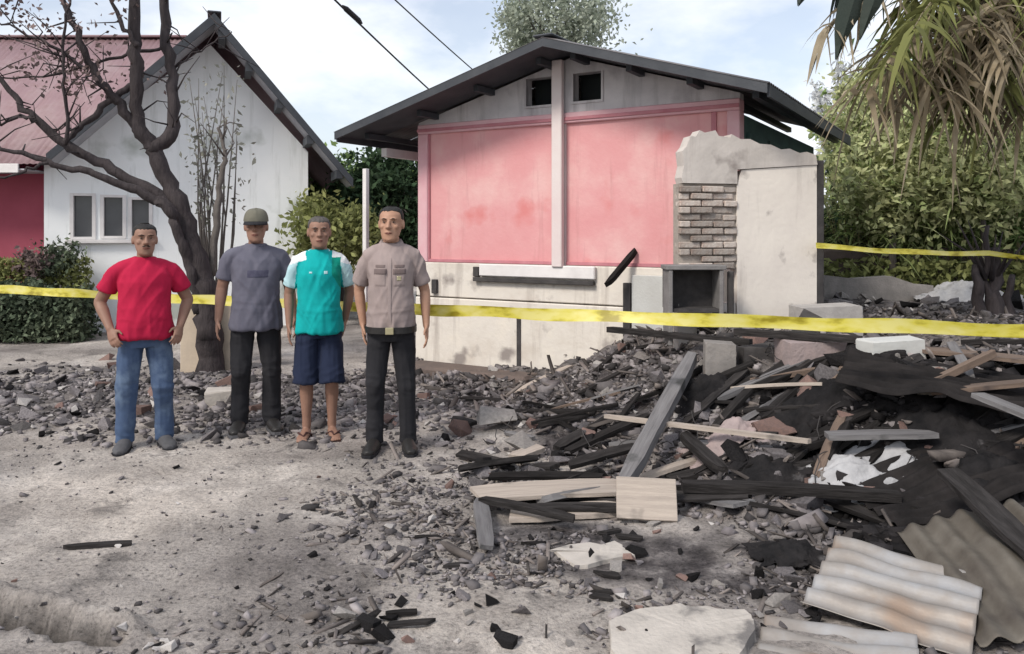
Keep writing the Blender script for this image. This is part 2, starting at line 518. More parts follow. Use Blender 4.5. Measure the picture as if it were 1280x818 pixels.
def prism(name, poly, y0, y1, mat, parent=None):
    """poly: (x,z) outline, extruded y0..y1"""
    bm = bmesh.new()
    a = [bm.verts.new((x, y0, z)) for x, z in poly]
    b = [bm.verts.new((x, y1, z)) for x, z in poly]
    bm.faces.new(a); bm.faces.new(b[::-1])
    n = len(poly)
    for i in range(n):
        bm.faces.new((a[i], b[i], b[(i + 1) % n], a[(i + 1) % n]))
    bmesh.ops.recalc_face_normals(bm, faces=bm.faces)
    return link(name, bm_mesh(name, bm), mat, parent)


def eval_mesh(o):
    dg = bpy.context.evaluated_depsgraph_get()
    dg.update()
    me = bpy.data.meshes.new_from_object(o.evaluated_get(dg))
    return me


def cut(o, boxes):
    """cut boxes (local coords) out of o"""
    bm = bmesh.new()
    for b in boxes:
        bbox(bm, *b)
    c = link('cutter', bm_mesh('cutter', bm), None)
    c.matrix_world = o.matrix_world
    if o.parent:
        c.parent = o.parent
    md = o.modifiers.new('b', 'BOOLEAN'); md.object = c; md.operation = 'DIFFERENCE'; md.solver = 'EXACT'
    me = eval_mesh(o)
    o.modifiers.clear()
    o.data = me
    bpy.data.objects.remove(c)
    return o


def tube(bm, secs, seg=12, ref=Vector((1, 0, 0)), cap=True):
    """secs: (centre, rx, ry) along a path, elliptic rings"""
    rings = []
    n = len(secs)
    cs = [Vector(s[0]) for s in secs]
    for i in range(n):
        d = (cs[min(i + 1, n - 1)] - cs[max(i - 1, 0)])
        d = d.normalized() if d.length > 1e-9 else Vector((0, 0, 1))
        x = ref - d * ref.dot(d)
        if x.length < 1e-3:
            x = Vector((0, 1, 0)) - d * d.y
        x.normalize()
        y = d.cross(x)
        rx = secs[i][1]; ry = secs[i][2] if len(secs[i]) > 2 else rx
        rings.append([bm.verts.new(cs[i] + x * rx * math.cos(2 * math.pi * k / seg) + y * ry * math.sin(2 * math.pi * k / seg)) for k in range(seg)])
    for a, b in zip(rings, rings[1:]):
        for k in range(seg):
            bm.faces.new((a[k], a[(k + 1) % seg], b[(k + 1) % seg], b[k]))
    if cap:
        bm.faces.new(rings[0][::-1]); bm.faces.new(rings[-1])
    return rings


def stack(bm, secs, seg=24, p=2.4):
    """horizontal superellipse rings: (z, halfwidth, yfront, yback, xc)"""
    rings = []
    for s in secs:
        z, w_, yf, yb = s[:4]
        xc = s[4] if len(s) > 4 else 0
        yc, d = (yf + yb) / 2, (yb - yf) / 2
        ring = []
        for k in range(seg):
            a = 2 * math.pi * k / seg
            c, s_ = math.cos(a), math.sin(a)
            ring.append(bm.verts.new((xc + w_ * math.copysign(abs(c) ** (2 / p), c), yc + d * math.copysign(abs(s_) ** (2 / p), s_), z)))
        rings.append(ring)
    for a, b in zip(rings, rings[1:]):
        for k in range(seg):
            bm.faces.new((a[k], a[(k + 1) % seg], b[(k + 1) % seg], b[k]))
    bm.faces.new(rings[0][::-1]); bm.faces.new(rings[-1])


def ball(bm, c, rx, ry, rz, seg=12):
    bmesh.ops.create_uvsphere(bm, u_segments=seg, v_segments=max(6, seg // 2 + 2), radius=1,
                              matrix=Matrix.Translation(c) @ Matrix.Diagonal((rx, ry, rz, 1)))


def remesh(bm, voxel, smooth=4, fac=.5):
    o = link('tmp', bm_mesh('tmp', bm))
    md = o.modifiers.new('r', 'REMESH'); md.mode = 'VOXEL'; md.voxel_size = voxel; md.use_smooth_shade = True
    if smooth:
        s = o.modifiers.new('s', 'SMOOTH'); s.iterations = smooth; s.factor = fac
    me = eval_mesh(o)
    bpy.data.objects.remove(o)
    return me


def corrugated(nx, ny, lx, ly, pitch=.076, amp=.009, bend=None, th=.0015):
    """sheet with ridges along local x; returns bmesh-free mesh with thickness"""
    xs = np.linspace(-lx / 2, lx / 2, nx); ys = np.linspace(-ly / 2, ly / 2, ny)
    X, Y = np.meshgrid(xs, ys, indexing='ij')
    Z = amp * np.sin(2 * np.pi * Y / pitch)
    if bend is not None:
        Z = Z + bend(X, Y)
    top = np.stack([X, Y, Z + th], -1).reshape(-1, 3); bot = np.stack([X, Y, Z - th], -1).reshape(-1, 3)
    n = nx * ny
    i = np.arange(nx - 1)[:, None] * ny + np.arange(ny - 1)[None]
    q = np.stack([i, i + ny, i + ny + 1, i + 1], -1).reshape(-1, 4)
    f = [q, q[:, ::-1] + n]
    for k in range(nx - 1):
        f.append(np.array([[k * ny, k * ny + n, (k + 1) * ny + n, (k + 1) * ny]]))
        a = k * ny + ny - 1
        f.append(np.array([[a, a + ny, a + ny + n, a + n]]))
    for k in range(ny - 1):
        f.append(np.array([[k, k + 1, k + 1 + n, k + n]]))
        a = (nx - 1) * ny + k
        f.append(np.array([[a, a + n, a + 1 + n, a + 1]]))
    return arr_mesh('sheet', np.concatenate([top, bot]), np.concatenate(f))


# ------------------------------------------------------------------ ground
def axis(dense0, dense1, step, far0, far1, g=1.16):
    a = list(np.arange(dense0, dense1, step))
    s, v = step, a[-1]
    while v < far1:
        s *= g; v += s; a.append(v)
    s, v, pre = step, a[0], []
    while v > far0:
        s *= g; v -= s; pre.append(v)
    return np.array(pre[::-1] + a)


gx = axis(-5.5, 5.5, .03, -900, 900)
gy = axis(2.2, 9.5, .03, -60, 1500)
GX, GY = np.meshgrid(gx, gy, indexing='ij')
GZ = H(GX, GY)
nyg = len(gy)
ii = np.arange(len(gx) - 1)[:, None] * nyg + np.arange(nyg - 1)[None]
ground_me = arr_mesh('ground', np.stack([GX, GY, GZ], -1).reshape(-1, 3), np.stack([ii, ii + nyg, ii + nyg + 1, ii + 1], -1).reshape(-1, 4))
mm, dd = mound(GX, GY)
burn = sstep(dd / .7 + .7)
strip = np.exp(-((GY - 7.3) / 1.15) ** 2) * sstep((-0.6 - GX) / .8)
patch = sstep((fbm(GX * 1.3 + 3, GY * 1.3, o=4, seed=21) + .15) * 1.8) * np.clip(1.4 * np.exp(-((GX - .45) / 1.35) ** 2 - ((GY - 3.9) / 1.4) ** 2), 0, 1)
burn = np.clip(burn * (GY < 13) + .85 * strip + 1.0 * patch + .25 * (fbm(GX * 1.1, GY * 1.1, o=3, seed=33) - .1), 0, 1)
at = ground_me.attributes.new('burn', 'FLOAT', 'POINT')
at.data.foreach_set('value', burn.ravel().astype(np.float32))
coal_and_shade = sstep((GX - 1.45) / .7) * sstep((GY - 3.55) / .4) * sstep((5.9 - GY) / 1.0) * sstep(.9 + fbm(GX * 1.6, GY * 1.6, o=3, seed=77))
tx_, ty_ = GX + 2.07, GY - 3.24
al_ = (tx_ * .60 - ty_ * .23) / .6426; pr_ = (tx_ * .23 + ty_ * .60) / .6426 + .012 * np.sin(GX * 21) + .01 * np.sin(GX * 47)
coal_and_shade = np.maximum(coal_and_shade, .85 * sstep((.62 - al_) / .1) * sstep((al_ + 1.5) / .2) * np.exp(-((pr_ - .012) / .042) ** 4))  # shade inside the trench, painted with the char colour
at = ground_me.attributes.new('char', 'FLOAT', 'POINT')  # holds real char of the heap plus the painted trench shade
at.data.foreach_set('value', coal_and_shade.ravel().astype(np.float32))
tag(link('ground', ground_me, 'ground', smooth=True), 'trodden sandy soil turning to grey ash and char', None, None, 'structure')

# ------------------------------------------------------------------ pink house (gable end turned 31 degrees)
PA = R(31)
PE = Vector((math.cos(PA), -math.sin(PA), 0)); PR = Vector((math.sin(PA), math.cos(PA), 0))
PO = Vector((-1.109, 9.4, 0))


def onpink(px, py, off=0.0):
    o = PO - PR * off
    dx = (px - 640) / F
    Y = o.dot(PR) / (dx * PR.x + PR.y)
    X = dx * Y
    return (Vector((X, Y, 0)) - PO).dot(PE), CH - (py - HY) * Y / F


ph = empty('pink_house', PO, -PA)
tag(ph, 'burnt pink plastered house with dark metal gable roof and pale exposed plinth', 'house')
W = 3.77; ZB = 1.20; ZT = 2.75; RU = 2.02; RZ = 3.43
roofz = lambda u: RZ - (RZ - 2.68) * (RU - u) / (RU + .72) if u < RU else RZ - (RZ - 2.78) * (u - RU) / (4.17 - RU)
# side and back walls, then the front in pieces
box('side_wall', -.0, .14, .16, 3.6, 0, 2.66, 'plaster_pink', ph)
sw = box('side_wall', W - .14, W, .16, 3.6, 0, 2.66, 'shade_wall', ph)  # eave shade put into this wall's dark colour
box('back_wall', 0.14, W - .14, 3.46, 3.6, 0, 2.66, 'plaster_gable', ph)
# recessed pink panels between frame members
uC, _ = onpink(700, 200)
uS, _ = onpink(888, 200)
box('wall_panel', .14, uC - .06, .04, .16, ZB, ZT - .06, 'plaster_pink', ph)
box('wall_panel', uC + .06, uS, .04, .16, ZB, ZT - .06, 'plaster_pink', ph)
box('wall_panel', uS + .05, W - .12, .04, .16, ZB, ZT - .06, 'plaster_pink', ph)
box('corner_column', 0, .14, 0, .16, ZB, ZT - .06, 'pink_frame', ph, .008)
box('corner_column', W - .12, W, 0, .16, ZB, ZT - .06, 'pink_frame', ph, .008)
box('trim_strip', uS, uS + .05, .02, .16, ZB, ZT - .06, 'pink_trim', ph, .004)
box('tie_beam', 0, W, -.004, .16, ZT - .06, ZT + .05, 'pink_frame', ph, .008)
box('trim_strip', .0, W, -.018, -.004, ZT - .035, ZT + .0, 'pink_trim', ph, .003)
box('trim_strip', .14, uC - .06, .015, .04, ZB, ZB + .035, 'pink_trim', ph, .003)
box('trim_strip', uC + .06, uS, .015, .04, ZB, ZB + .035, 'pink_trim', ph, .003)
box('trim_strip', .14, .16, .015, .04, ZB + .035, ZT - .06, 'pink_trim', ph, .003)
box('centre_post', uC - .06, uC + .06, -.085, -.02, ZB - .02, roofz(uC) - .045, 'post_pale', ph, .008)
box('post_core', uC - .058, uC + .058, .022, .158, ZB, ZT - .062, 'post_pale', ph)
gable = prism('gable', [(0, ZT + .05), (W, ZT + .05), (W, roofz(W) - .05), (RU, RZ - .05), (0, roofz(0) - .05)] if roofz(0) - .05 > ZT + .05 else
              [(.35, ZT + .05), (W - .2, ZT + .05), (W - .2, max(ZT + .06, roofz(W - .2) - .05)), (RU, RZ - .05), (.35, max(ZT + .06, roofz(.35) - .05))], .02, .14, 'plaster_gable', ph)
v1 = onpink(657, 94); v2 = onpink(692, 130); v3 = onpink(716, 92); v4 = onpink(751, 124)
vents = [(v1[0], v2[0], -.2, .4, v2[1], min(v1[1], roofz(v1[0]) - .075)), (v3[0], v4[0], -.2, .4, v4[1], min(v3[1], roofz(v4[0]) - .075))]
cut(gable, vents)
for b in vents:
    box('vent_backing', b[0] - .05, b[1] + .05, .3, .32, b[4] - .05, b[5] + .03, 'dark_interior', ph)
    bm = bmesh.new()
    for (x0, x1, z0, z1) in ((b[0] - .02, b[1] + .02, b[4] - .025, b[4]), (b[0] - .02, b[0], b[4], b[5]), (b[1], b[1] + .02, b[4], b[5])):
        bbox(bm, x0, x1, .005, .06, z0, z1)
    link('vent_frame', bm_mesh('vent_frame', bm), 'plaster_gable', ph)
# plinth: broken wall band, ledge and base
box('plinth', -.02, W + .1, -.02, .16, -.3, .79, 'plinth', ph, .01)
box('plinth_band', -.02, W + .1, -.005, .16, .802, ZB - .004, 'plinth', ph, .01)
u0, z0 = onpink(602, 326); u1, z1 = onpink(735, 345)
box('sill_block', u0, u1 + .1, -.06, -.006, 1.06, ZB - .006, 'fascia_white', ph, .01)
u0, z0 = onpink(595, 352); u1, z1 = onpink(745, 346)
box('charred_rail', u0, u1, -.07, -.022, 1.0, 1.045, 'soot', ph, .004)
u0, _ = onpink(650, 400)
box('crack_rib', u0 - .025, u0 + .025, -.035, -.021, -.1, .70, 'soot', ph, .004)
for px_, za, zb_ in ((545, .84, 1.0), (597, 1.05, 1.16)):
    u0, _ = onpink(px_, 350)
    box('socket', u0 - .035, u0 + .035, -.045, -.004, za, zb_, 'soot', ph, .004)
u0, _ = onpink(786, 350)
box('charred_stud', u0 - .04, u0 + .04, -.06, -.022, .5, 1.04, 'soot', ph, .005)
u1, _ = onpink(835, 350)
box('plinth_panel', u0 + .05, u1, -.05, -.022, .5, 1.12, 'plinth_grey', ph, .006)
box('ground_step', -.04, 1.7, -.42, -.03, -.3, .06, 'soil_brown', ph, .03)
# roof: corrugated sheets side by side, fascia along the verge, purlins under
RF, RB = -.62, 3.9
for side, (ue, ze) in enumerate(((-.72, 2.68), (4.17, 2.78))):
    a = math.atan2(RZ - ze, RU - ue)
    ln = math.hypot(RU - ue, RZ - ze)
    wsh = (RB - RF) / 7
    for k in range(7):
        me = corrugated(3, 41, ln + .02, wsh + .03, .078, .009)
        o = link('roof_sheet', me, 'roof_metal', ph)
        c = Vector(((RU + ue) / 2, RF + wsh * (k + .5), (RZ + ze) / 2 + .03 + .002 * (k % 2)))
        d = Vector((RU - ue, 0, RZ - ze)).normalized()
        if side: d = -d
        o.matrix_local = Matrix.Translation(c) @ Matrix.Rotation(-math.atan2(d.z, d.x), 4, 'Y')
    # verge fascia
    nrm = Vector((0, 0, 1))
    prism('fascia', [(ue, ze - .065), (RU, RZ - .065), (RU, RZ + .022), (ue, ze + .022)], RF - .01, RF + .03, 'roof_dark', ph)
    prism('soffit_board', [(ue, ze - .03), (RU, RZ - .03), (RU, RZ - .015), (ue, ze - .015)], RF + .032, .0, 'roof_dark', ph)
    for q in (.08, .36, .64, .92):
        uu, zz = ue + (RU - ue) * q, ze + (RZ - ze) * q
        box('purlin', uu - .03, uu + .03, RF + .3, RB, zz - .10, zz - .035, 'roof_dark', ph)
    s_ = -1 if side == 0 else 1
    box('eave_board', ue - .012 if side == 0 else ue - .012, ue + .012, RF + .035, RB, ze - .09, ze + .012, 'roof_dark', ph)
box('ridge_cap', RU - .11, RU + .11, RF - .02, RB, RZ + .03, RZ + .055, 'roof_dark', ph, .01)
# soffit pale strip and porch post at the left eave
box('porch_beam', -.55, -.47, .0, 3.4, 2.46, 2.56, 'fascia_white', ph)
up, _ = onpink(457, 220, -1.3)
box('porch_post', up - .035, up + .035, 1.27, 1.34, 0, 2.457, 'fascia_white', ph, .005)
# boards coloured dark to paint the shade under the right eave
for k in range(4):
    box('side_shade_board', W + .004, W + .03, .25 + k * .8, .25 + k * .8 + .72, 1.5, 2.5, 'shade_wall', ph)

# ------------------------------------------------------------------ free standing wall remnant with bare brick
WA = P(850, 290, 6.95); WB = P(1022, 290, 7.25)
wd = (WB - WA); wl = wd.xy.length
wang = math.atan2(wd.y, wd.x)
wr = empty('wall_remnant', (WA.x, WA.y, 0), wang)
tag(wr, 'standing fragment of burnt plastered wall with bare brick patch', 'wall')
zt = lambda px, py: CH - (py - HY) * (6.95 + .3 * (px - 850) / 172) / F
ub = wl * (920 - 850) / 172
zb_top = zt(885, 230); zb_bot = zt(885, 337)
box('brick_backing', 0.0, ub, .035, .14, zb_bot, zb_top, 'mortar', wr)
edge_ = [(1020, 194), (1008, 190), (1000, 192), (986, 186), (975, 187), (962, 181), (948, 180), (936, 174), (924, 174), (913, 168), (911, 172), (897, 170), (893, 163), (880, 166), (874, 163), (869, 171), (863, 170), (858, 183), (853, 189), (855, 207), (852, 222)]
prism('top_plaster', [(.03, zb_top + .004), (ub, zb_top + .004), (ub, zt(920, 212)), (wl * .6, zt(955, 210)), (wl, zt(1020, 206))] + [(wl * (x_ - 850) / 172, zt(x_, y_)) for x_, y_ in edge_], .0, .145, 'wall_remnant', wr)
prism('white_panel', [(ub + .004, .3), (wl, .3), (wl, zt(1020, 206) - .004), (ub + .05, zt(925, 212) - .004), (ub + .004, zt(922, 232))], .012, .14, 'wall_panel', wr)
box('end_face', wl + .002, wl + .085, .02, .16, .3, zt(1020, 200), 'soot', wr, .01)
bm = bmesh.new(); bbox(bm, -.1, .1, -.05, .05, -.026, .026, None, .007); brick_me = bm_mesh('brick', bm)
brick_me.materials.append(MATS['brick'])
bm = bmesh.new(); bbox(bm, -.05, .05, -.05, .05, -.026, .026, None, .007); half_me = bm_mesh('brick', bm)
half_me.materials.append(MATS['brick'])
row = 0
z = zb_bot + .03
while z < zb_top - .03:
    x = .0 if row % 2 else -.105
    while x < ub - .03:
        full = x >= 0 and x + .2 <= ub
        x0, x1 = max(x, 0), min(x + .2, ub)
        if x1 - x0 > .05 and random.random() > .10:
            o = bpy.data.objects.new('brick', brick_me if full else half_me)
            COL.objects.link(o); o.parent = wr
            o.location = ((x0 + x1) / 2, .055 + random.uniform(-.022, .018), z + random.uniform(-.002, .002))
            o.scale = ((x1 - x0) / (.2 if full else .1), 1, random.uniform(.94, 1.04))
            o.rotation_euler = (random.uniform(-.03, .03), random.uniform(-.02, .02), random.uniform(-.04, .04))
        x += .212
    z += .061; row += 1
box('wall_base', 0, ub, .03, .14, .3, zb_bot - .30, 'wall_remnant', wr)
# the dark square niche under the bricks, in a pale frame
hb = empty('hearth_niche', (P(836, 0, 6.72).x, 6.72, 0), 0)
tag(hb, 'soot black open hearth box in pale frame below the bare bricks', 'hearth')
nw = (905 - 836) * 6.72 / F
nz0, nz1 = CH - (388 - HY) * 6.72 / F, CH - (338 - HY) * 6.72 / F
box('back_panel', 0, nw, .26, .28, nz0, nz1, 'soot', hb)
box('side_panel', 0, .035, 0, .26, nz0 - .3, nz1, 'concrete_dark', hb, .005)
box('side_panel', nw - .035, nw, 0, .26, nz0 - .3, nz1, 'concrete_dark', hb, .005)
box('top_panel', -.02, nw + .02, -.01, .26, nz1 + .002, nz1 + .04, 'concrete_dark', hb, .005)
box('inner_lining', .037, nw - .037, .02, .258, nz0 - .02, nz0 + .01, 'soot', hb)
box('pipe_stub', nw + .05, nw + .1, .05, .1, nz0 - .3, nz1 - .01, 'soot', hb, .01)

# ------------------------------------------------------------------ white house with gable wing and mauve roofed wing
GA = math.atan(.364)
GO = Vector((P(55, 0, 12).x, 12, 0))
wh = empty('white_house', GO, GA)
tag(wh, 'white gabled house with mauve sheet roof and red side wing behind hedge', 'house')
GE = Vector((math.cos(GA), math.sin(GA), 0)); GR = Vector((-math.sin(GA), math.cos(GA), 0))


def onwhite(px, py, off=0.0):
    o = GO - GR * off
    dx = (px - 640) / F
    Y = o.dot(GR) / (dx * GR.x + GR.y)
    return (Vector((dx * Y, Y, 0)) - GO).dot(GE), CH - (py - HY) * Y / F


uR, zR = onwhite(385, 190); uA, zA = onwhite(262, 55)
zL = onwhite(55, 205)[1]
gw = prism('gable_wall', [(0, -.2), (uR, -.2), (uR, zR), (uA, zA), (0, zL)], 0, .16, 'plaster_white', wh)
wins = []
for (a, b, c, d) in ((90, 117, 244, 297), (128, 155, 246, 296), (163, 188, 249, 296)):
    x0, z1_ = onwhite(a, c); x1, z0_ = onwhite(b, d)
    wins.append((x0, x1, z0_, z1_))
cut(gw, [(x0, x1, -.3, .5, z0_, z1_) for x0, x1, z0_, z1_ in wins])
for x0, x1, z0_, z1_ in wins:
    wf = empty('window'); wf.parent = wh
    box('pane', x0, x1, .09, .1, z0_, z1_, 'glass_dark', wf)
    bm = bmesh.new()
    for q in ((x0 - .03, x0 + .02, z0_ - .03, z1_ + .03), (x1 - .02, x1 + .03, z0_ - .03, z1_ + .03)):
        bbox(bm, q[0], q[1], -.02, .085, q[2], q[3])
    bbox(bm, x0 + .021, x1 - .021, -.02, .085, z1_ - .01, z1_ + .03); bbox(bm, x0 + .021, x1 - .021, -.02, .085, z0_ - .03, z0_ + .01)
    link('frame', bm_mesh('frame', bm), 'fascia_white', wf)
box('window_sill', wins[0][0] - .08, wins[2][1] + .08, -.08, -.003, wins[0][2] - .09, wins[0][2] - .034, 'fascia_white', wh, .006)
box('back_wall', uR - .14, uR, .16, 5, -.2, zR - .02, 'plaster_white', wh)
# gable roof: verge 0.7 m in front of the wall
va = onwhite(268, 22, .7); ve = onwhite(441, 228, .7); vl = onwhite(58, 198, .7)
for side, (ue, ze) in enumerate(((vl[0], vl[1]), (ve[0], ve[1]))):
    prism('fascia', [(ue, ze - .08), (va[0], va[1] - .10), (va[0], va[1] + .06), (ue, ze + .06)], -.74, -.70, 'roof_dark', wh)
    prism('soffit', [(ue, ze - .05), (va[0], va[1] - .05), (va[0], va[1] - .03), (ue, ze - .03)], -.698, -.002, 'soffit', wh)
    ln = math.hypot(va[0] - ue, va[1] - ze)
    for k in range(6):
        me = corrugated(3, 31, ln + .02, 1.02, .1, .01)
        o = link('roof_sheet', me, 'roof_mauve', wh)
        c = Vector(((va[0] + ue) / 2, -.70 + .5 + k * .98, (va[1] + ze) / 2 + .055 + .003 * (k % 2)))
        d = Vector((va[0] - ue, 0, va[1] - ze))
        if side: d = -d
        o.matrix_local = Matrix.Translation(c) @ Matrix.Rotation(-math.atan2(d.z, d.x), 4, 'Y')
    for q in (.10, .32, .54, .76, .95):
        uu, zz = ue + (va[0] - ue) * q, ze + (va[1] - ze) * q
        if side:
            box('rafter_tail', uu - .05, uu + .05, -.69, -.003, zz - .19, zz - .055, 'roof_dark', wh)
box('ridge_cap', va[0] - .1, va[0] + .1, -.72, 5, va[1] + .07, va[1] + .1, 'roof_dark', wh, .01)
# left wing, its wall parallel to the picture
wing = empty('side_wing'); wing.parent = wh
wing.matrix_local = Matrix.Rotation(-GA, 4, 'Z') @ Matrix.Translation(Vector((GO.x, 12.35, 0)) - GO)
wing['label'] = 'dark red plastered side wing with sloping mauve sheet roof'
box('wing_wall', -5.4, .05, 0, .15, -.2, 2.62, 'wall_red', wing)
box('wing_wall', -5.4, -5.25, .15, 4, -.2, 2.62, 'wall_red', wing)
Lo = -5.6
sl_e = Vector((0, -.75, CH + (HY - 205) * 11.6 / F)); sl_r = Vector((0, 2.3, CH + (HY - 48) * 14.65 / F))
ln = (sl_r - sl_e).length
ang = math.atan2(sl_r.z - sl_e.z, sl_r.y - sl_e.y)
nsh = 8
for k in range(nsh):
    me = corrugated(3, 21, ln, .86, .1, .011)
    o = link('roof_sheet', me, 'roof_mauve', wing)
    mid = (sl_e + sl_r) / 2
    ax = Matrix(((0, 1, 0), (math.cos(ang), 0, -math.sin(ang)), (math.sin(ang), 0, math.cos(ang)))).to_4x4()
    # local x -> up the slope, local y -> along the eave
    ax = Matrix((Vector((0, 1, 0)), Vector((1, 0, 0)), Vector((0, 0, 1)))).transposed().to_4x4()
    xdir = Vector((0, math.cos(ang), math.sin(ang))); ydir = Vector((-1, 0, 0)); zdir = xdir.cross(ydir)
    rot = Matrix((xdir, ydir, zdir)).transposed().to_4x4()
    ML = Matrix.Translation((Lo + .42 + k * .84, mid.y, mid.z + .003 * (k % 2))) @ rot
    o.matrix_local = ML
    # the sheets stop at the valley where they meet the gable roof
    mw = Matrix.Translation((GO.x, 12.35, 0)) @ ML
    bm = bmesh.new(); bm.from_mesh(me); bm.transform(mw)
    A_ = GO + GE * va[0] + GR * -.7 + Vector((0, 0, va[1])); B_ = GO + GE * vl[0] + GR * -.7 + Vector((0, 0, vl[1]))
    nrm = (A_ - B_).cross(GR).normalized(); nrm = nrm if nrm.z > 0 else -nrm
    bmesh.ops.bisect_plane(bm, geom=list(bm.verts) + list(bm.edges) + list(bm.faces), plane_co=A_ + nrm * .05, plane_no=nrm, clear_inner=True)
    bm.transform(mw.inverted()); bm.to_mesh(me); bm.free(); me.update()
box('eave_board', Lo, -.12, -.79, -.76, sl_e.z - .13, sl_e.z + .0, 'fascia_white', wing, .004)
box('soffit', Lo, -.05, -.758, -.002, sl_e.z - .09, sl_e.z - .07, 'soffit', wing)
box('ridge_cap', Lo, Lo + 6.7, 2.2, 2.45, sl_r.z + .0, sl_r.z + .04, 'roof_mauve', wing, .01)

# ------------------------------------------------------------------ low walls, steps, slabs
gwl = empty('garden_wall', (P(225, 0, 8.7).x, 8.7, 0), 0)
tag(gwl, 'low beige plastered garden wall behind the man in grey', 'wall')
box('wall_body', 0, .62, 0, .15, -.1, .78, 'plaster_beige', gwl, .01)
box('coping', -.02, .64, -.02, .17, .782, .84, 'concrete', gwl, .01)
lw = empty('low_ruin_wall', (P(1030, 0, 10.2).x, 10.2, 0), R(4))
tag(lw, 'low grey ruined wall below the green thicket', 'wall')
prism('wall_body', [(0, .4), (1.5, .4), (1.45, .86), (1.2, .88), (.9, .98), (.4, .95), (0, 1.0)], 0, .18, 'concrete', lw)
box('dark_bank', -.1, 3.6, 1.2, 1.6, .4, 1.32, 'soil_brown', lw, .05)


# ------------------------------------------------------------------ vegetation
def leaf_arrays(C, size, aspect=.5, up=.3):
    """rhombic leaves at centres C (n,3): two triangles as one bent quad"""
    n = len(C)
    d = rng.normal(size=(n, 3)); d[:, 2] -= up
    d /= np.linalg.norm(d, axis=1)[:, None]
    s = np.cross(d, rng.normal(size=(n, 3))); s /= np.linalg.norm(s, axis=1)[:, None]
    L_ = (size * rng.uniform(.6, 1.35, n))[:, None]
    Wd = L_ * aspect * .5
    nn = np.cross(d, s) * L_ * .12
    v = np.stack([C - d * L_ / 2, C + s * Wd + nn, C + d * L_ / 2, C - s * Wd + nn], 1)
    return v.reshape(-1, 3), np.arange(4 * n).reshape(-1, 4)


def blades(B, D, ln, wd, droop, k=4):
    """arching blades from bases B along D; returns verts, quads"""
    n = len(B)
    D = D / np.linalg.norm(D, axis=1)[:, None]
    side = np.cross(D, np.array([0, 0, 1.0]) + rng.normal(size=(n, 3)) * .4)
    side /= np.linalg.norm(side, axis=1)[:, None] + 1e-9
    vs = []
    for i in range(k + 1):
        t = i / k
        c = B + D * (ln * t)[:, None]
        c[:, 2] -= droop * ln * t * t
        ww = (wd * (1 - t) ** .6 * (.5 + min(t * 4, .5)))[:, None] + .001
        vs.append(c - side * ww); vs.append(c + side * ww)
    V = np.stack(vs, 1)
    base = np.arange(n)[:, None] * (2 * (k + 1))
    f = [np.stack([base[:, 0] + 2 * i, base[:, 0] + 2 * i + 1, base[:, 0] + 2 * i + 3, base[:, 0] + 2 * i + 2], 1) for i in range(k)]
    return V.reshape(-1, 3), np.concatenate(f)


def clumps(centre, rad, ncl, npc, spread):
    """points in leaf clumps spread through an uneven ellipsoid"""
    u = rng.normal(size=(ncl, 3)); u /= np.linalg.norm(u, axis=1)[:, None]
    r = rng.uniform(.35, 1.05, ncl) ** .6
    c = u * r[:, None] * np.array(rad) + np.array(centre)
    p = np.repeat(c, npc, 0) + rng.normal(size=(ncl * npc, 3)) * spread * np.repeat(rng.uniform(.5, 1.4, ncl), npc)[:, None]
    return p


def limb_mesh(paths, seg=7):
    bm = bmesh.new()
    for p in paths:
        tube(bm, p, seg)
    return bm_mesh('limbs', bm)


def tree(name, label, base, height, crown_c, crown_r, ncl, npc, spread, leaf, mat, trunk_r=.15, cat='tree', group=None, bark='bark_grey'):
    t = empty(name, base)
    tag(t, label, cat, group)
    bx_, by_, bz_ = base
    top = Vector(crown_c) - Vector(base)
    paths = [[(Vector((0, 0, -.3)), trunk_r * 1.2), (top * .35 + Vector((random.uniform(-.1, .1), 0, 0)), trunk_r), (top * .75, trunk_r * .7), (top, trunk_r * .35)]]
    for k in range(9):
        s = top * random.uniform(.5, .95)
        a = random.uniform(0, 6.28)
        e_ = top + Vector((math.cos(a) * crown_r[0] * .8, math.sin(a) * crown_r[1] * .8, random.uniform(-.3, .7) * crown_r[2]))
        paths.append([(s, trunk_r * .4), ((s + e_) / 2 + Vector((0, 0, .1 * height * random.random())), trunk_r * .25), (e_, trunk_r * .08)])
    link('trunk', limb_mesh(paths), bark, t, True)
    pts = clumps(np.array(top), crown_r, ncl, npc, spread)
    v, f = leaf_arrays(pts, np.full(len(pts), leaf))
    link('crown', arr_mesh('crown', v, f), mat, t)
    return t


# trees beyond
tree('tall_tree', 'tall tree with haze painted into its pale leaves rising behind the dark roof ridge', (1.5, 24, 0), 9, tuple(P(697, 35, 24)), (1.75, 1.6, 1.25), 150, 60, .26, .15, 'leaf_haze', .16)
tree('leafy_tree', 'dense dark green tree in the gap beside the pink house', (-2.7, 14.5, 0), 4, tuple(P(488, 258, 14.5)), (.95, .8, .95), 110, 70, .2, .14, 'leaf_dark', .1)
tree('leafy_tree', 'mid green tree between the two houses', (-3.6, 17, 0), 4, tuple(P(430, 262, 17)), (1.0, 1.0, .85), 100, 70, .22, .15, 'leaf_green', .1)
tree('leafy_shrub', 'pale olive shrub seen between the two capless men', (-3.0, 13, 0), 1.5, tuple(P(418, 290, 13)), (.7, .5, .55), 60, 60, .14, .12, 'leaf_olive', .04, 'shrub')
tree('leafy_tree', 'broad green tree far behind the porch post', (-5, 30, 0), 6, (-5.2, 30, 2.3), (3.2, 2, 1.5), 160, 60, .4, .28, 'leaf_green', .2)
tree('leafy_tree', 'dark green tree at the thicket edge beside the roof eave', (6.5, 16, .7), 5, tuple(P(1092, 215, 16)), (.65, 1.0, .8), 90, 80, .24, .17, 'leaf_dark', .1)
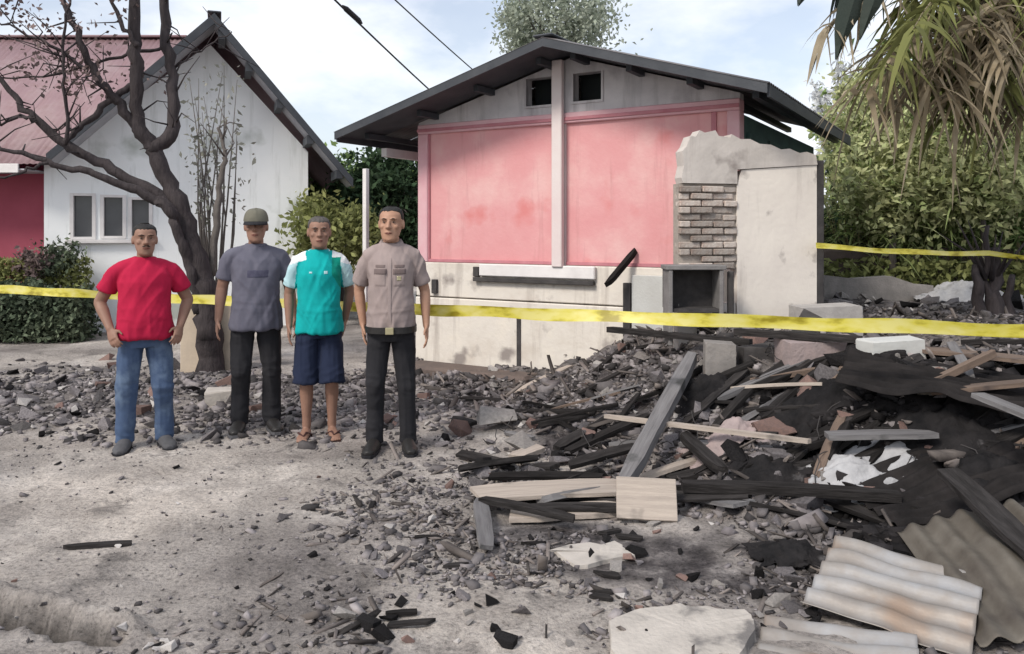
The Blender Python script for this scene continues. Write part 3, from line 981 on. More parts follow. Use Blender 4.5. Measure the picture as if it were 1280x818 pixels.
tree('leafy_tree', 'tall green tree standing deep in the thicket', (9.5, 19, .7), 6, tuple(P(1190, 150, 19)), (2.4, 1.6, 1.5), 200, 80, .34, .24, 'leaf_green', .14)
tree('leafy_tree', 'olive green tree at the far side of the thicket', (10.5, 17, .7), 6, tuple(P(1275, 120, 17)), (1.9, 1.5, 1.6), 160, 80, .34, .22, 'leaf_olive', .14)
tree('leafy_shrub', 'speckled pale green bush above the low ruined wall', (P(1120, 0, 11.2).x, 11.2, .75), 2, tuple(P(1120, 222, 11.2)), (.75, .5, .75), 90, 60, .17, .11, 'leaf_speck', .05, 'shrub')
tree('leafy_shrub', 'speckled pale green bush over the burnt stump', (P(1225, 0, 11.0).x, 11.0, .75), 2, tuple(P(1222, 200, 11.0)), (.8, .5, .85), 100, 60, .17, .12, 'leaf_speck', .05, 'shrub')
tree('leafy_shrub', 'tall speckled bush between eave and palm fronds', (P(1080, 0, 12.0).x, 12.0, .75), 2, tuple(P(1082, 175, 12.0)), (.55, .5, .85), 80, 60, .17, .11, 'leaf_speck', .05, 'shrub')
# wispy plume tree, its sky-lit glare painted as white leaves
pt = empty('plume_tree', (9.0, 24, .7)); tag(pt, 'wispy feathery tree painted sky-lit white against the sky beside the eave', 'tree')
paths = []
pv, pf, nb = [], [], 0
rootp = P(1045, 235, 24)
for k in range(15):
    tip = P(1005 + 62 * random.random(), 60 + 75 * random.random(), 24 + random.uniform(-.5, .5))
    a = rootp + Vector((random.uniform(-.2, .2), 0, random.uniform(-.2, .6)))
    m = (a + tip) / 2 + Vector((random.uniform(-.12, .12), 0, 0))
    paths.append([(a - pt.location, .035), (m - pt.location, .02), (tip - pt.location, .006)])
    ts = rng.uniform(.15, 1.0, 95)
    A, B_, C_ = np.array(a), np.array(m), np.array(tip)
    c = ((1 - ts) ** 2)[:, None] * A + (2 * ts * (1 - ts))[:, None] * B_ + (ts ** 2)[:, None] * C_
    v, f = leaf_arrays(c - np.array(pt.location) + rng.normal(size=c.shape) * .09, np.full(95, .26), .4)
    pv.append(v); pf.append(f + nb); nb += len(v)
paths.append([(Vector((0, 0, -.7)), .12), (rootp - pt.location, .08)])
link('trunk', limb_mesh(paths), 'bark_grey', pt, True)
link('crown', arr_mesh('crown', np.concatenate(pv), np.concatenate(pf)), 'plume_skylit', pt)


# tall cane clumps of the thicket at the right
def cane_clump(base, n, hgt, spread, mats, label, group):
    t = empty('cane_clump', base); tag(t, label, 'plant', group)
    B = np.stack([rng.normal(size=n) * spread, rng.normal(size=n) * spread * .6, np.zeros(n) - .1], 1)
    D = np.stack([rng.normal(size=n) * .22, rng.normal(size=n) * .22, np.ones(n)], 1)
    ln = hgt * rng.uniform(.6, 1.1, n)
    v, f = blades(B, D, ln, np.full(n, .012), .12, 5)
    link('cane', arr_mesh('cane', v, f), mats[1], t)
    Dn = D / np.linalg.norm(D, axis=1)[:, None]
    k = 13
    tt = rng.uniform(.12, 1.0, (n, k))
    c = B[:, None] + Dn[:, None] * (ln[:, None] * tt)[..., None]
    c[..., 2] -= .12 * ln[:, None] * tt ** 2
    c = c.reshape(-1, 3)
    dl = rng.normal(size=c.shape); dl[:, 2] = np.abs(dl[:, 2]) * .8 + .2
    v, f = blades(c, dl, rng.uniform(.35, .8, len(c)), np.full(len(c), .019), .65, 3)
    link('leaves', arr_mesh('leaves', v, f), mats[0], t)


CG = 'cane clumps of the thicket'
for i, (px_, Y_, hg, mt) in enumerate(((1062, 12.6, 2.0, ('leaf_dark', 'grass_dry')), (1105, 12.0, 2.3, ('grass_pale', 'grass_dry')), (1150, 11.8, 2.7, ('grass_pale', 'grass_pale')),
                                      (1195, 12.3, 2.9, ('leaf_green', 'grass_pale')), (1240, 12.0, 2.9, ('grass_pale', 'grass_dry')), (1290, 11.8, 3.1, ('leaf_green', 'grass_dry')),
                                      (1125, 14.0, 3.0, ('leaf_green', 'grass_pale')), (1180, 14.4, 3.3, ('grass_pale', 'grass_pale')), (1235, 14.2, 3.4, ('leaf_olive', 'grass_dry')), (1290, 14, 3.5, ('leaf_olive', 'grass_dry')))):
    b = P(px_, 300, Y_)
    cane_clump((b.x, b.y, hz(b.x, b.y)), 75, hg, .42, mt,
               ('dark green cane clump next to the wall remnant', 'pale green cane clump next to the dark one by the wall remnant', 'pale green cane clump above the low ruined wall end', 'bright green cane clump above the bluish white heap',
                'pale green cane clump right behind the burnt stump', 'bright green cane clump between stump and palm trunk', 'tall bright green cane clump behind the ruined wall canes', 'tall pale cane clump deep in the thicket',
                'tall olive cane clump behind the burnt stump', 'tallest olive cane clump behind the palm trunk')[i], CG)

# low scrub stuff at the foot of the thicket and far hedge line
pts = np.stack([rng.uniform(4.0, 9.5, 5200), rng.uniform(10.8, 12.4, 5200), np.zeros(5200)], 1)
pts[:, 2] = H(pts[:, 0], pts[:, 1]) + rng.uniform(0, .55, 5200) ** 1.2
v, f = leaf_arrays(pts, np.full(len(pts), .13))
tag(link('scrub', arr_mesh('scrub', v, f), 'leaf_olive'), 'low olive scrub at the foot of the thicket', 'scrub', None, 'stuff')
n = 60000
pts = np.stack([rng.uniform(-70, 70, n), rng.uniform(60, 72, n), rng.uniform(0, 1, n)], 1)
top = 3.2 + 1.3 * fbm(pts[:, 0] * .14, pts[:, 0] * 0, o=4, seed=51)
pts[:, 2] = pts[:, 2] ** .8 * top
v, f = leaf_arrays(pts, np.full(n, .8), .7)
tag(link('distant_woods', arr_mesh('distant_woods', v, f), 'leaf_dark'), 'far belt of dark green woods along the horizon', 'woods', None, 'stuff')

# hedge before the white house
hd = empty('hedge', (P(40, 0, 11.3).x, 11.3, 0)); tag(hd, 'clipped dark green hedge below the yellow tape by the white house', 'hedge')
n = 15000
pts = np.stack([rng.uniform(-1.6, .82, n), rng.uniform(-.3, .35, n), rng.uniform(.03, 1.02, n)], 1)
edge = .76 + .14 * fbm(pts[:, 0] * 3, pts[:, 1] * 3, o=3, seed=8)
pts = pts[pts[:, 2] < edge]
v, f = leaf_arrays(pts, np.full(len(pts), .085), .55)
link('foliage', arr_mesh('foliage', v, f), 'leaf_hedge', hd)
link('stems', limb_mesh([[(Vector((x, 0, -.1)), .025), (Vector((x + random.uniform(-.1, .1), 0, .8)), .01)] for x in np.linspace(-1.5, .75, 10)]), 'bark_grey', hd)
hb2 = empty('hedge', (P(30, 0, 11.75).x, 11.75, 0)); tag(hb2, 'yellowing upper hedge row behind the clipped dark one', 'hedge')
n = 5000
pts = np.stack([rng.uniform(-1.6, .95, n), rng.uniform(-.15, .15, n), rng.uniform(.6, 1.16, n)], 1)
v, f = leaf_arrays(pts, np.full(n, .08), .5)
link('foliage', arr_mesh('foliage', v, f), 'leaf_olive', hb2)
link('stems', limb_mesh([[(Vector((x, 0, -.1)), .02), (Vector((x, 0, .9)), .01)] for x in np.linspace(-1.5, .8, 8)]), 'bark_grey', hb2)
# potted shrub under the window
for (px_, py_, mt, lab) in ((85, 318, 'leaf_hedge', 'grey green potted shrub beneath the left window pane'), (62, 330, 'leaf_dead', 'small withered potted plant by the red wall corner')):
    b = P(px_, py_, 11.95); t = empty('potted_plant', (b.x, 11.95 - .25, 0)); tag(t, lab, 'plant')
    bm = bmesh.new(); tube(bm, [(Vector((0, 0, 0)), .13), (Vector((0, 0, .26)), .18), (Vector((0, 0, .28)), .19), (Vector((0, 0, .3)), .17)], 16)
    link('pot', bm_mesh('pot', bm), 'pot_clay', t, False)
    tp = np.array([0, 0, b.z])
    pts = clumps(tp, (.28, .2, .26), 30, 30, .06)
    v, f = leaf_arrays(pts, np.full(len(pts), .08))
    link('foliage', arr_mesh('foliage', v, f), mt, t)
    link('stem', limb_mesh([[(Vector((0, 0, .25)), .02), (Vector((.02, 0, b.z)), .01)]] + [[(Vector((.01, 0, .7)), .01), (Vector((random.uniform(-.2, .2), 0, b.z + .1)), .004)] for _ in range(4)]), 'bark_grey', t)


# burnt tree in front of the white house
def px_path(pts, r0, r1, Y0=8.6, Y1=None):
    n = len(pts); out = []
    for i, (x, y) in enumerate(pts):
        t = i / (n - 1)
        out.append((P(x, y, Y0 + ((Y1 or Y0) - Y0) * t), r0 + (r1 - r0) * t))
    return out


def smooth_path(p, sub=5, jit=.013):
    out = []
    n = len(p)
    for i in range(n - 1):
        p0, p1, p2, p3 = [p[min(max(i + k, 0), n - 1)] for k in (-1, 0, 1, 2)]
        for s in range(sub):
            t = s / sub
            c = .5 * (2 * p1[0] + (p2[0] - p0[0]) * t + (2 * p0[0] - 5 * p1[0] + 4 * p2[0] - p3[0]) * t * t + (3 * p1[0] - p0[0] - 3 * p2[0] + p3[0]) * t ** 3)
            out.append((c + Vector([random.gauss(0, jit) for _ in range(3)]), (p1[1] + (p2[1] - p1[1]) * t) * random.uniform(.88, 1.12)))
    out.append(p[-1])
    return out


bt_base = Vector((P(264, 0, 8.6).x, 8.6, 0))
bt = empty('burnt_tree', bt_base); tag(bt, 'leafless scorched black tree leaning before the white house', 'tree')
main = [px_path([(267, 490), (263, 440), (260, 400), (252, 345), (236, 292), (216, 240), (190, 186)], .15, .085),
        px_path([(248, 390), (240, 345), (228, 305), (216, 272), (198, 252)], .06, .05, 8.55, 8.4)]
brs = [([(190, 188), (173, 152), (171, 100), (168, 40), (166, -60)], .085, .05, 8.6, 8.4),
       ([(195, 190), (217, 155), (214, 95), (206, 30), (208, -60)], .075, .045, 8.6, 8.8),
       ([(180, 172), (150, 132), (120, 92), (96, 40), (66, -20)], .06, .025, 8.6, 8.2),
       ([(240, 300), (210, 258), (165, 236), (110, 216), (55, 203), (-5, 180)], .065, .02, 8.6, 8.1),
       ([(222, 262), (180, 232), (130, 205), (82, 180), (45, 148), (8, 112), (-20, 70)], .075, .02, 8.6, 8.3),
       ([(80, 180), (105, 155), (135, 128), (168, 105)], .03, .035, 8.4, 8.55),
       ([(84, 182), (82, 120), (78, 60), (88, 0)], .022, .012, 8.3, 8.0),
       ([(206, 60), (150, 70), (90, 90), (30, 98), (-20, 96)], .02, .008, 8.7, 8.3),
       ([(214, 90), (250, 62), (290, 40)], .014, .006, 8.8, 8.9),
       ([(172, 60), (150, 25), (130, -20)], .03, .015, 8.4, 8.2),
       ([(265, 345), (272, 270), (277, 215), (283, 190), (272, 160)], .045, .015, 8.7, 8.9),
       ([(45, 150), (20, 145), (-10, 160)], .025, .012, 8.35, 8.2),
       ([(110, 90), (70, 60), (30, 40), (-10, 25)], .02, .008, 8.3, 8.0),
       ([(60, 203), (30, 215), (0, 222)], .02, .01, 8.2, 8.0)]
link('trunk', limb_mesh([[(c - bt_base, r) for c, r in smooth_path(p)] for p in main], 10), 'bark_burnt', bt, True)
twig_tips = []
for pts_, r0, r1, Ya, Yb in brs:
    sp = smooth_path(px_path(pts_, r0, r1, Ya, Yb))
    paths = [[(c - bt_base, r) for c, r in sp]]
    for k in range(int(len(sp) * .5)):
        i = random.randrange(3, len(sp))
        c, r = sp[i]
        if c.z < 2.3: continue
        d = Vector((random.gauss(0, .5), random.gauss(0, .5), random.gauss(.25, .5))).normalized()
        ln_ = random.uniform(.2, .6)
        e1 = c + d * ln_ * .5 + Vector([random.gauss(0, .04) for _ in range(3)]); e2 = c + d * ln_ + Vector([random.gauss(0, .08) for _ in range(3)])
        paths.append([(c - bt_base, min(r * .5, .012)), (e1 - bt_base, .007), (e2 - bt_base, .003)])
        twig_tips += [e1, e2]
    link('branch', limb_mesh(paths, 7), 'bark_burnt' if pts_[0] != (265, 345) else 'bark_grey', bt, True)
pts = []
for t_ in twig_tips:
    if t_.x < -3.9 and t_.z > 3.0 and random.random() < .8:
        pts += [np.array(t_ - bt_base) + rng.normal(size=3) * .07 for _ in range(9)]
pts = np.array(pts)
v, f = leaf_arrays(pts, np.full(len(pts), .06), .6)
link('dead_leaves', arr_mesh('dead_leaves', v, f), 'leaf_dead', bt)

ws = empty('withered_shrub', (P(268, 0, 9.4).x, 9.4, 0)); tag(ws, 'tall wispy grey green withered shrub against the white gable', 'shrub')
wp = []
wl_ = []
for k in range(16):
    tip = P(random.uniform(232, 300), random.uniform(70, 200), 9.4 + random.uniform(-.3, .3)) - ws.location
    mid_ = tip * .55 + Vector((random.gauss(0, .1), random.gauss(0, .1), 0))
    wp.append([(Vector((random.gauss(0, .05), 0, -.1)), .018), (mid_, .011), (tip, .003)])
    for q in range(22):
        t = random.uniform(.62, 1.02); wl_.append(np.array(mid_.lerp(tip, (t - .55) / .45)) + rng.normal(size=3) * .075)
link('stems', limb_mesh(wp, 6), 'bark_grey', ws, True)
v, f = leaf_arrays(np.array(wl_), np.full(len(wl_), .075), .5)
link('foliage', arr_mesh('foliage', v, f), 'leaf_wither', ws)

# palm with dry hanging fronds at the right
pb = P(1345, 0, 8.0)
pl = empty('dry_palm', (pb.x, 8.0, hz(pb.x, 8.0)))
tag(pl, 'palm with dry brown hanging fronds beside the thicket', 'palm')
pz = pl.location.z
bm = bmesh.new()
secs = []
for i in range(26):
    t = i / 25
    secs.append((Vector((.12 * t * t, .1 * t, t * 4.0 - .1)), (.17 - .05 * t) * (1 + .10 * (i % 2))))
tube(bm, secs, 14)
link('trunk', bm_mesh('trunk', bm), 'bark_burnt', pl)
bm = bmesh.new()
for k in range(40):
    a = k * 2.4; zz = .2 + k * .03
    tube(bm, [(Vector((math.cos(a) * .14, math.sin(a) * .14, zz)), .03, .05), (Vector((math.cos(a) * .2, math.sin(a) * .2, zz + .12)), .02, .03), (Vector((math.cos(a) * .24, math.sin(a) * .24, zz + .2)), .008)], 6)
link('frond_stub', bm_mesh('frond_stub', bm), 'bark_burnt', pl)


def frond(parent, p0, p1, p2, leaflet, mat, n=60, wd=.022, droop=.8, name='frond', r=.018):
    p0, p1, p2 = Vector(p0), Vector(p1), Vector(p2)
    bez = lambda t: p0 * (1 - t) ** 2 + p1 * 2 * t * (1 - t) + p2 * t * t
    fo = empty(name); fo.parent = parent
    bm = bmesh.new(); tube(bm, [(bez(t), r * (1 - .8 * t)) for t in np.linspace(0, 1, 12)], 6)
    link('rachis', bm_mesh('rachis', bm), 'frond_dry', fo, True)
    ts = np.repeat(np.linspace(.14, 1, n), 2) + rng.uniform(-.005, .005, 2 * n)
    B = np.array([bez(t) for t in ts])
    T = np.array([(bez(min(t + .02, 1.02)) - bez(t - .02)).normalized() for t in ts])
    S = np.cross(T, [0, 0, 1.0]); S /= np.linalg.norm(S, axis=1)[:, None] + 1e-9
    S *= np.where(np.arange(2 * n) % 2, 1, -1)[:, None]
    D = T * .55 + S * .7 + rng.normal(size=T.shape) * .32
    ln = leaflet * (1 - .55 * np.abs(ts - .45)) * rng.uniform(.7, 1.15, 2 * n)
    keep = rng.random(2 * n) > .22
    B, D, ln = B[keep], D[keep], ln[keep]
    v, f = blades(B, D, ln, wd * rng.uniform(.5, 1.2, len(B)), droop * rng.uniform(.6, 1.5, len(B)), 4)
    link('leaflets', arr_mesh('leaflets', v, f), mat, fo)


cr = Vector((.12, .1, 3.95))
FR = [((1190, 10), (1150, 150), 6.7, 'frond_dry', 1.2), ((1240, 40), (1185, 165), 6.9, 'frond_dry', 1.2), ((1260, 20), (1225, 150), 7.1, 'frond_olive', 1.2), ((1150, 0), (1085, 100), 7.3, 'frond_dry', 1.2),
      ((1290, 60), (1262, 200), 7.0, 'frond_dry', 1.2), ((1200, 60), (1130, 130), 7.6, 'frond_olive', 1.2), ((1270, -20), (1200, 60), 6.5, 'frond_dry', 1.2), ((1180, -30), (1120, 20), 7.6, 'frond_olive', 1.2),
      ((1120, 45), (1060, 165), 6.9, 'frond_dry', 1.1), ((1150, 60), (1105, 190), 7.2, 'frond_dry', .9), ((1100, -40), (1020, 60), 7.0, 'frond_dry', .8),
      ((1180, 40), (1165, 200), 7.4, 'frond_olive', .9), ((1215, 30), (1215, 190), 7.3, 'frond_dry', .9), ((1160, -30), (1090, 120), 6.6, 'frond_olive', .9),
      ((1275, 30), (1290, 170), 7.6, 'frond_olive', 1.0), ((1300, -10), (1360, 120), 7.4, 'frond_dry', 1.0), ((1230, 0), (1250, 110), 6.4, 'frond_dry', .9),
      ((1190, -60), (1130, 60), 6.0, 'frond_olive', 1.0), ((1280, -60), (1330, 40), 6.0, 'frond_olive', 1.0), ((1200, -70), (1230, 60), 9.8, 'frond_olive', 1.0),
      ((1120, -80), (1040, -20), 8.8, 'frond_dark', .9), ((1340, -60), (1420, 40), 9.0, 'frond_olive', 1.0)]
for (m_, e_, Y_, mt, ll) in FR:
    frond(pl, cr, P(m_[0], m_[1], (Y_ + 8) / 2) - pl.location, P(e_[0] + 12, e_[1] * .80 - 12, Y_) - pl.location, ll * .55, mt, n=44, wd=.036)
# broad torn dark leaves hanging near the top
for (x0, y0, x1, y1, wd_) in ((1085, -60, 1045, 75, .14), (1030, -60, 998, 8, .12), (1110, -50, 1075, 50, .1)):
    a, b = P(x0, y0, 7.0) - pl.location, P(x1, y1, 6.9) - pl.location
    bm = bmesh.new(); nn = 9
    prev = None
    for i in range(nn):
        t = i / (nn - 1); c = a.lerp(b, t); ww = wd_ * math.sin(math.pi * min(t * .9 + .12, 1)) + .01
        s = Vector((1, .25, .25))
        ring = [bm.verts.new(c - s * ww), bm.verts.new(c + Vector((0, -.03, .02))), bm.verts.new(c + s * ww * random.uniform(.6, 1))]
        if prev:
            bm.faces.new((prev[0], prev[1], ring[1], ring[0])); bm.faces.new((prev[1], prev[2], ring[2], ring[1]))
        prev = ring
    tube(bm, [(cr, .015), ((cr + a) / 2 + Vector((0, 0, .3)), .014), (a, .012), (b, .004)], 6)
    link('dead_leaf', bm_mesh('dead_leaf', bm), 'frond_dark', pl)

sb_ = P(1238, 0, 7.9)
sp_ = empty('burnt_stump', (sb_.x, 7.9, hz(sb_.x, 7.9))); tag(sp_, 'black burnt many-stemmed stump behind the short upper tape', 'stump')
bm = bmesh.new()
tube(bm, [(Vector((random.gauss(0, .015), random.gauss(0, .015), z_)), r_ * random.uniform(.9, 1.1), r_) for z_, r_ in ((-.15, .22), (.0, .19), (.15, .165), (.35, .15), (.55, .155), (.75, .14), (.86, .12), (.92, .06))], 14)
bm.free(); bm = bmesh.new()
for (ox, r_, h_) in ((-.10, .06, .55), (.03, .075, .72), (.14, .05, .45), (-.02, .035, .95)):
    tube(bm, [(Vector((ox * (1 + .5 * q) + random.gauss(0, .012), random.gauss(0, .02), -.12 + (h_ + .12) * q)), r_ * (1.35 - .8 * q) * random.uniform(.88, 1.12)) for q in np.linspace(0, 1, 9)], 10)
link('trunk', bm_mesh('trunk', bm), 'bark_burnt', sp_, True)
for k in range(7):
    a = k * .9; r_ = Vector((math.cos(a), math.sin(a) * .6, 0))
    bm = bmesh.new(); tube(bm, [(r_ * .06 + Vector((0, 0, .42)), .025), (r_ * .2 + Vector((0, 0, .6 + .1 * random.random())), .014), (r_ * random.uniform(.3, .55) + Vector((0, 0, random.uniform(.6, 1.05))), .004)], 7)
    link('branch_stub', bm_mesh('branch_stub', bm), 'bark_burnt', sp_, True)

# ------------------------------------------------------------------ overhead cables
for (a, b, Ya, Yb, r, lab) in (((396, -22), (628, 190), 14, 30, .02, 'thick overhead cable with splice above the gap between the houses'), ((470, -22), (700, 175), 14, 30, .014, 'thin overhead cable sloping down toward the dark roof')):
    A, B = P(*a, Ya), P(*b, Yb)
    c = empty('overhead_cable', A); tag(c, lab, 'cable')
    bm = bmesh.new()
    tube(bm, [((B - A) * t + Vector((0, 0, -.5 * t * (1 - t))), r) for t in np.linspace(-.8, 1, 30)], 6)
    link('wire', bm_mesh('wire', bm), 'cable', c)
    if r > .015:
        bm = bmesh.new(); tube(bm, [((B - A) * t, q) for t, q in ((.07, .02), (.08, .055), (.12, .055), (.13, .02))], 8)
        link('splice', bm_mesh('splice', bm), 'cable', c)


# ------------------------------------------------------------------ barrier tape
def tape(pts, wd, name_label, sag=.02, n=120, holes=None):
    pts = [Vector(p) for p in pts]
    seglen = [0]
    for a, b in zip(pts, pts[1:]): seglen.append(seglen[-1] + (b - a).length)
    bm = bmesh.new(); prev = None
    for i in range(n + 1):
        s = seglen[-1] * i / n
        k = max(j for j in range(len(pts) - 1) if seglen[j] <= s + 1e-9)
        t = (s - seglen[k]) / (seglen[k + 1] - seglen[k])
        c = pts[k].lerp(pts[k + 1], t)
        c.z -= sag * 4 * t * (1 - t)
        tw = .25 * math.sin(s * 1.9) + .2 * math.sin(s * 4.3 + 1)
        up = Vector((0, math.sin(tw), math.cos(tw)))
        hw = wd / 2 * (1 - .12 * math.sin(s * 3.1) ** 2)
        wob = Vector((0, .008 * math.sin(s * 9), .004 * math.sin(s * 7)))
        ring = [bm.verts.new(c + wob - up * hw), bm.verts.new(c + wob + Vector((0, .004, 0))), bm.verts.new(c + wob + up * hw)]
        if prev:
            bm.faces.new((prev[0], ring[0], ring[1], prev[1])); bm.faces.new((prev[1], ring[1], ring[2], prev[2]))
        prev = ring
    o = link('barrier_tape', bm_mesh('barrier_tape', bm), 'tape_yellow', None, True)
    return o


ta, tb = P(-60, 358, 8.6), P(1330, 415, 4.25)
tag(tape([ta, tb], .088, '', .03, 160), 'long yellow barrier tape stretched behind the men and across the rubble', 'tape')
t2 = [P(1020, 307, 7.12), P(1236, 317, 7.72), P(1345, 323, 7.84)]
tag(tape(t2, .05, '', .02, 60), 'short yellow barrier tape tied from the wall remnant past the stump', 'tape')
for p_, lab in ((ta, 'wooden stake holding the tape beside the hedge'), (tb, 'wooden stake holding the tape above the black debris')):
    zg = hz(p_.x, p_.y)
    bm = bmesh.new(); tube(bm, [(Vector((0, 0, -.3)), .02), (Vector((.01, .0, .6)), .03), (Vector((0, 0, p_.z - zg + .15)), .026)], 8)
    o = link('wooden_stake', bm_mesh('wooden_stake', bm), 'wood_brown'); o.location = (p_.x, p_.y, zg); tag(o, lab, 'stake')


# ------------------------------------------------------------------ debris of the burnt house
def hull_mesh(n, sx, sy, sz, mat, boxy=.6):
    bm = bmesh.new()
    for _ in range(n):
        p = np.array([random.uniform(-1, 1) for _ in range(3)])
        if random.random() < boxy:
            p = np.sign(p) * np.array([random.uniform(.7, 1) for _ in range(3)])
        bm.verts.new((p[0] * sx, p[1] * sy, p[2] * sz))
    bmesh.ops.convex_hull(bm, input=bm.verts)
    for v in [v for v in bm.verts if not v.link_faces]: bm.verts.remove(v)
    bmesh.ops.recalc_face_normals(bm, faces=bm.faces)
    me = bm_mesh('chunk', bm); me.materials.append(MATS[mat])
    return me


CH_MESH = {}
for mt in ('concrete', 'ash_chunk', 'white_chunk', 'brick_chunk', 'char'):
    CH_MESH[mt] = [hull_mesh(12, 1, random.uniform(.55, .9), random.uniform(.35, .6), mt) for _ in range(5)]


MARKS = [((640, 632), 'near the wide pale boards'), ((820, 530), 'near the long leaning beam'), ((1090, 612), 'near the crumpled ash white sheet'), ((1040, 480), 'near the big masonry block'), ((905, 470), 'near the small lilac block'),
         ((600, 480), 'below the pale plinth'), ((720, 460), 'on the slope under the short charred stick'), ((1180, 520), 'near the sooty corrugated sheet'), ((1120, 700), 'near the light zinc sheet'), ((850, 790), 'near the flat concrete slab'),
         ((740, 695), 'near the thin plaster sheet'), ((560, 720), 'on the open ash'), ((60, 500), 'in the strip before the hedge'), ((170, 500), 'behind the man in crimson'), ((320, 520), 'behind the man in the cap'),
         ((400, 530), 'behind the man in teal'), ((500, 540), 'behind the officer'), ((90, 690), 'near the lone charred stick'), ((120, 790), 'near the narrow trench'), ((330, 650), 'on the open sandy ground'),
         ((1100, 365), 'by the low ruined wall'), ((1200, 372), 'by the bluish white heap'), ((1240, 370), 'by the burnt stump')]
MARKS = [(G(*m_), t_) for m_, t_ in MARKS]


def near(x, y):
    return min(MARKS, key=lambda m_: (m_[0].x - x) ** 2 + (m_[0].y - y) ** 2)[1]


def place(me, name, x, y, s, label, cat, group, tilt=.35, sink=.25):
    o = bpy.data.objects.new(name, me)
    COL.objects.link(o)
    o.scale = (s, s, s)
    o.rotation_euler = (random.gauss(0, tilt), random.gauss(0, tilt), random.uniform(0, 6.28))
    o.location = (x, y, hz(x, y) + s * .45 * (1 - sink))
    tag(o, label, cat, group)
    return o


NM = {'concrete': ('concrete_chunk', 'grey broken concrete chunk'), 'ash_chunk': ('ash_lump', 'ash coated lump of rubble'), 'white_chunk': ('plaster_chunk', 'whitish broken plaster chunk'),
      'brick_chunk': ('brick_fragment', 'scorched brown brick fragment'), 'char': ('charcoal_lump', 'black charred lump')}


FEET = [G(*q_) for q_ in ((181, 559), (320, 537), (399, 546), (489, 562))]


def scatter(n, region, weights, smin, smax, where, short):
    """region: pixel polygon bounds (x0,x1,y0,y1) or a test on pixels"""
    k = 0
    tries = 0
    keys = list(weights); wts = [weights[q] for q in keys]
    while k < n and tries < n * 30:
        tries += 1
        px_, py_ = random.uniform(region[0], region[1]), random.uniform(region[2], region[3])
        if len(region) > 4 and not region[4](px_, py_): continue
        g = G(px_, py_)
        if g.y > 12 or any((g.x - m_.x) ** 2 + (g.y - m_.y + .05) ** 2 < .09 for m_ in FEET): continue
        mt = random.choices(keys, wts)[0]
        s = (smin + (smax - smin) * random.random() ** 2.2) * (1 if mt != 'white_chunk' else .7)
        place(random.choice(CH_MESH[mt]), NM[mt][0], g.x, g.y, s, ('large ' if s > .075 else 'small ' if s < .04 else '') + NM[mt][1] + ' ' + near(g.x, g.y), 'rubble', 'loose rubble of the burnt house')
        k += 1


W1 = {'concrete': 1.6, 'ash_chunk': 4, 'white_chunk': 3.2, 'brick_chunk': 1.5, 'char': 1.6}
scatter(95, (-10, 290, 445, 555), W1, .035, .11, 'in the rubble strip by the hedge', 'rubble strip by the hedge')
scatter(40, (275, 545, 490, 560), W1, .03, .08, 'at the feet of the men', 'rubble behind the men')
onb = lambda x, y: y > 455 + max(0, 640 - x) * .35 - max(0, x - 640) * .15
scatter(150, (535, 900, 410, 610, onb), W1, .025, .085, 'on the bank below the pale plinth', 'rubble on the bank below the plinth')
scatter(85, (880, 1190, 430, 640), {'concrete': 2, 'ash_chunk': 3, 'white_chunk': .8, 'brick_chunk': 2, 'char': 4}, .035, .12, 'among the black debris', 'rubble among the black debris')
scatter(8, (560, 1000, 440, 600, onb), {'concrete': 3, 'brick_chunk': 2, 'ash_chunk': 2}, .10, .17, '', '')
scatter(26, (935, 1045, 650, 790), {'ash_chunk': 3, 'char': 5, 'concrete': 1}, .02, .06, '', '')
scatter(8, (150, 215, 785, 815), {'white_chunk': 3, 'concrete': 1}, .02, .05, '', '')
scatter(95, (430, 900, 585, 810), {'ash_chunk': 3, 'white_chunk': .7, 'brick_chunk': 1, 'char': 4, 'concrete': 1}, .018, .05, 'on the ash in the foreground', 'rubble on the foreground ash')
scatter(30, (0, 440, 575, 810), {'ash_chunk': 2, 'white_chunk': 1.5, 'brick_chunk': 1, 'char': 2}, .012, .03, 'on the sandy ground', 'pebbles on the sandy ground')
scatter(45, (1040, 1280, 345, 392), {'ash_chunk': 3, 'white_chunk': 3, 'concrete': 2, 'char': 2}, .05, .14, 'behind the long tape', 'rubble behind the long tape')


def soup(name, n, sampler, size, mat, label, elong=(.8, 1.7)):
    """thousands of tiny fragments as one mesh"""
    P_ = sampler(n); n = len(P_)
    cube = np.array([[x, y, z] for x in (-1, 1) for y in (-1, 1) for z in (-1, 1)], float)
    q = np.array([[0, 1, 3, 2], [4, 6, 7, 5], [0, 4, 5, 1], [2, 3, 7, 6], [0, 2, 6, 4], [1, 5, 7, 3]])
    sc_ = np.stack([rng.uniform(elong[0], elong[1], n), rng.uniform(.5, 1, n), rng.uniform(.25, .7, n)], 1) * (size * np.clip(rng.lognormal(-.35, .55, n), .2, 3.2))[:, None]
    V = cube[None] * sc_[:, None] * rng.uniform(.65, 1.1, (n, 8, 3))
    a, b = rng.uniform(0, 6.28, n), rng.normal(size=n) * .4
    ca, sa, cb, sb = np.cos(a), np.sin(a), np.cos(b), np.sin(b)
    x, y, z = V[..., 0], V[..., 1], V[..., 2]
    x2 = x * cb[:, None] + z * sb[:, None]; z2 = -x * sb[:, None] + z * cb[:, None]
    V = np.stack([x2 * ca[:, None] - y * sa[:, None], x2 * sa[:, None] + y * ca[:, None], z2], -1) + P_[:, None]
    me = arr_mesh(name, V.reshape(-1, 3), (q[None] + np.arange(n)[:, None, None] * 8).reshape(-1, 4))
    return tag(link(name, me, mat), label, 'debris', None, 'stuff')


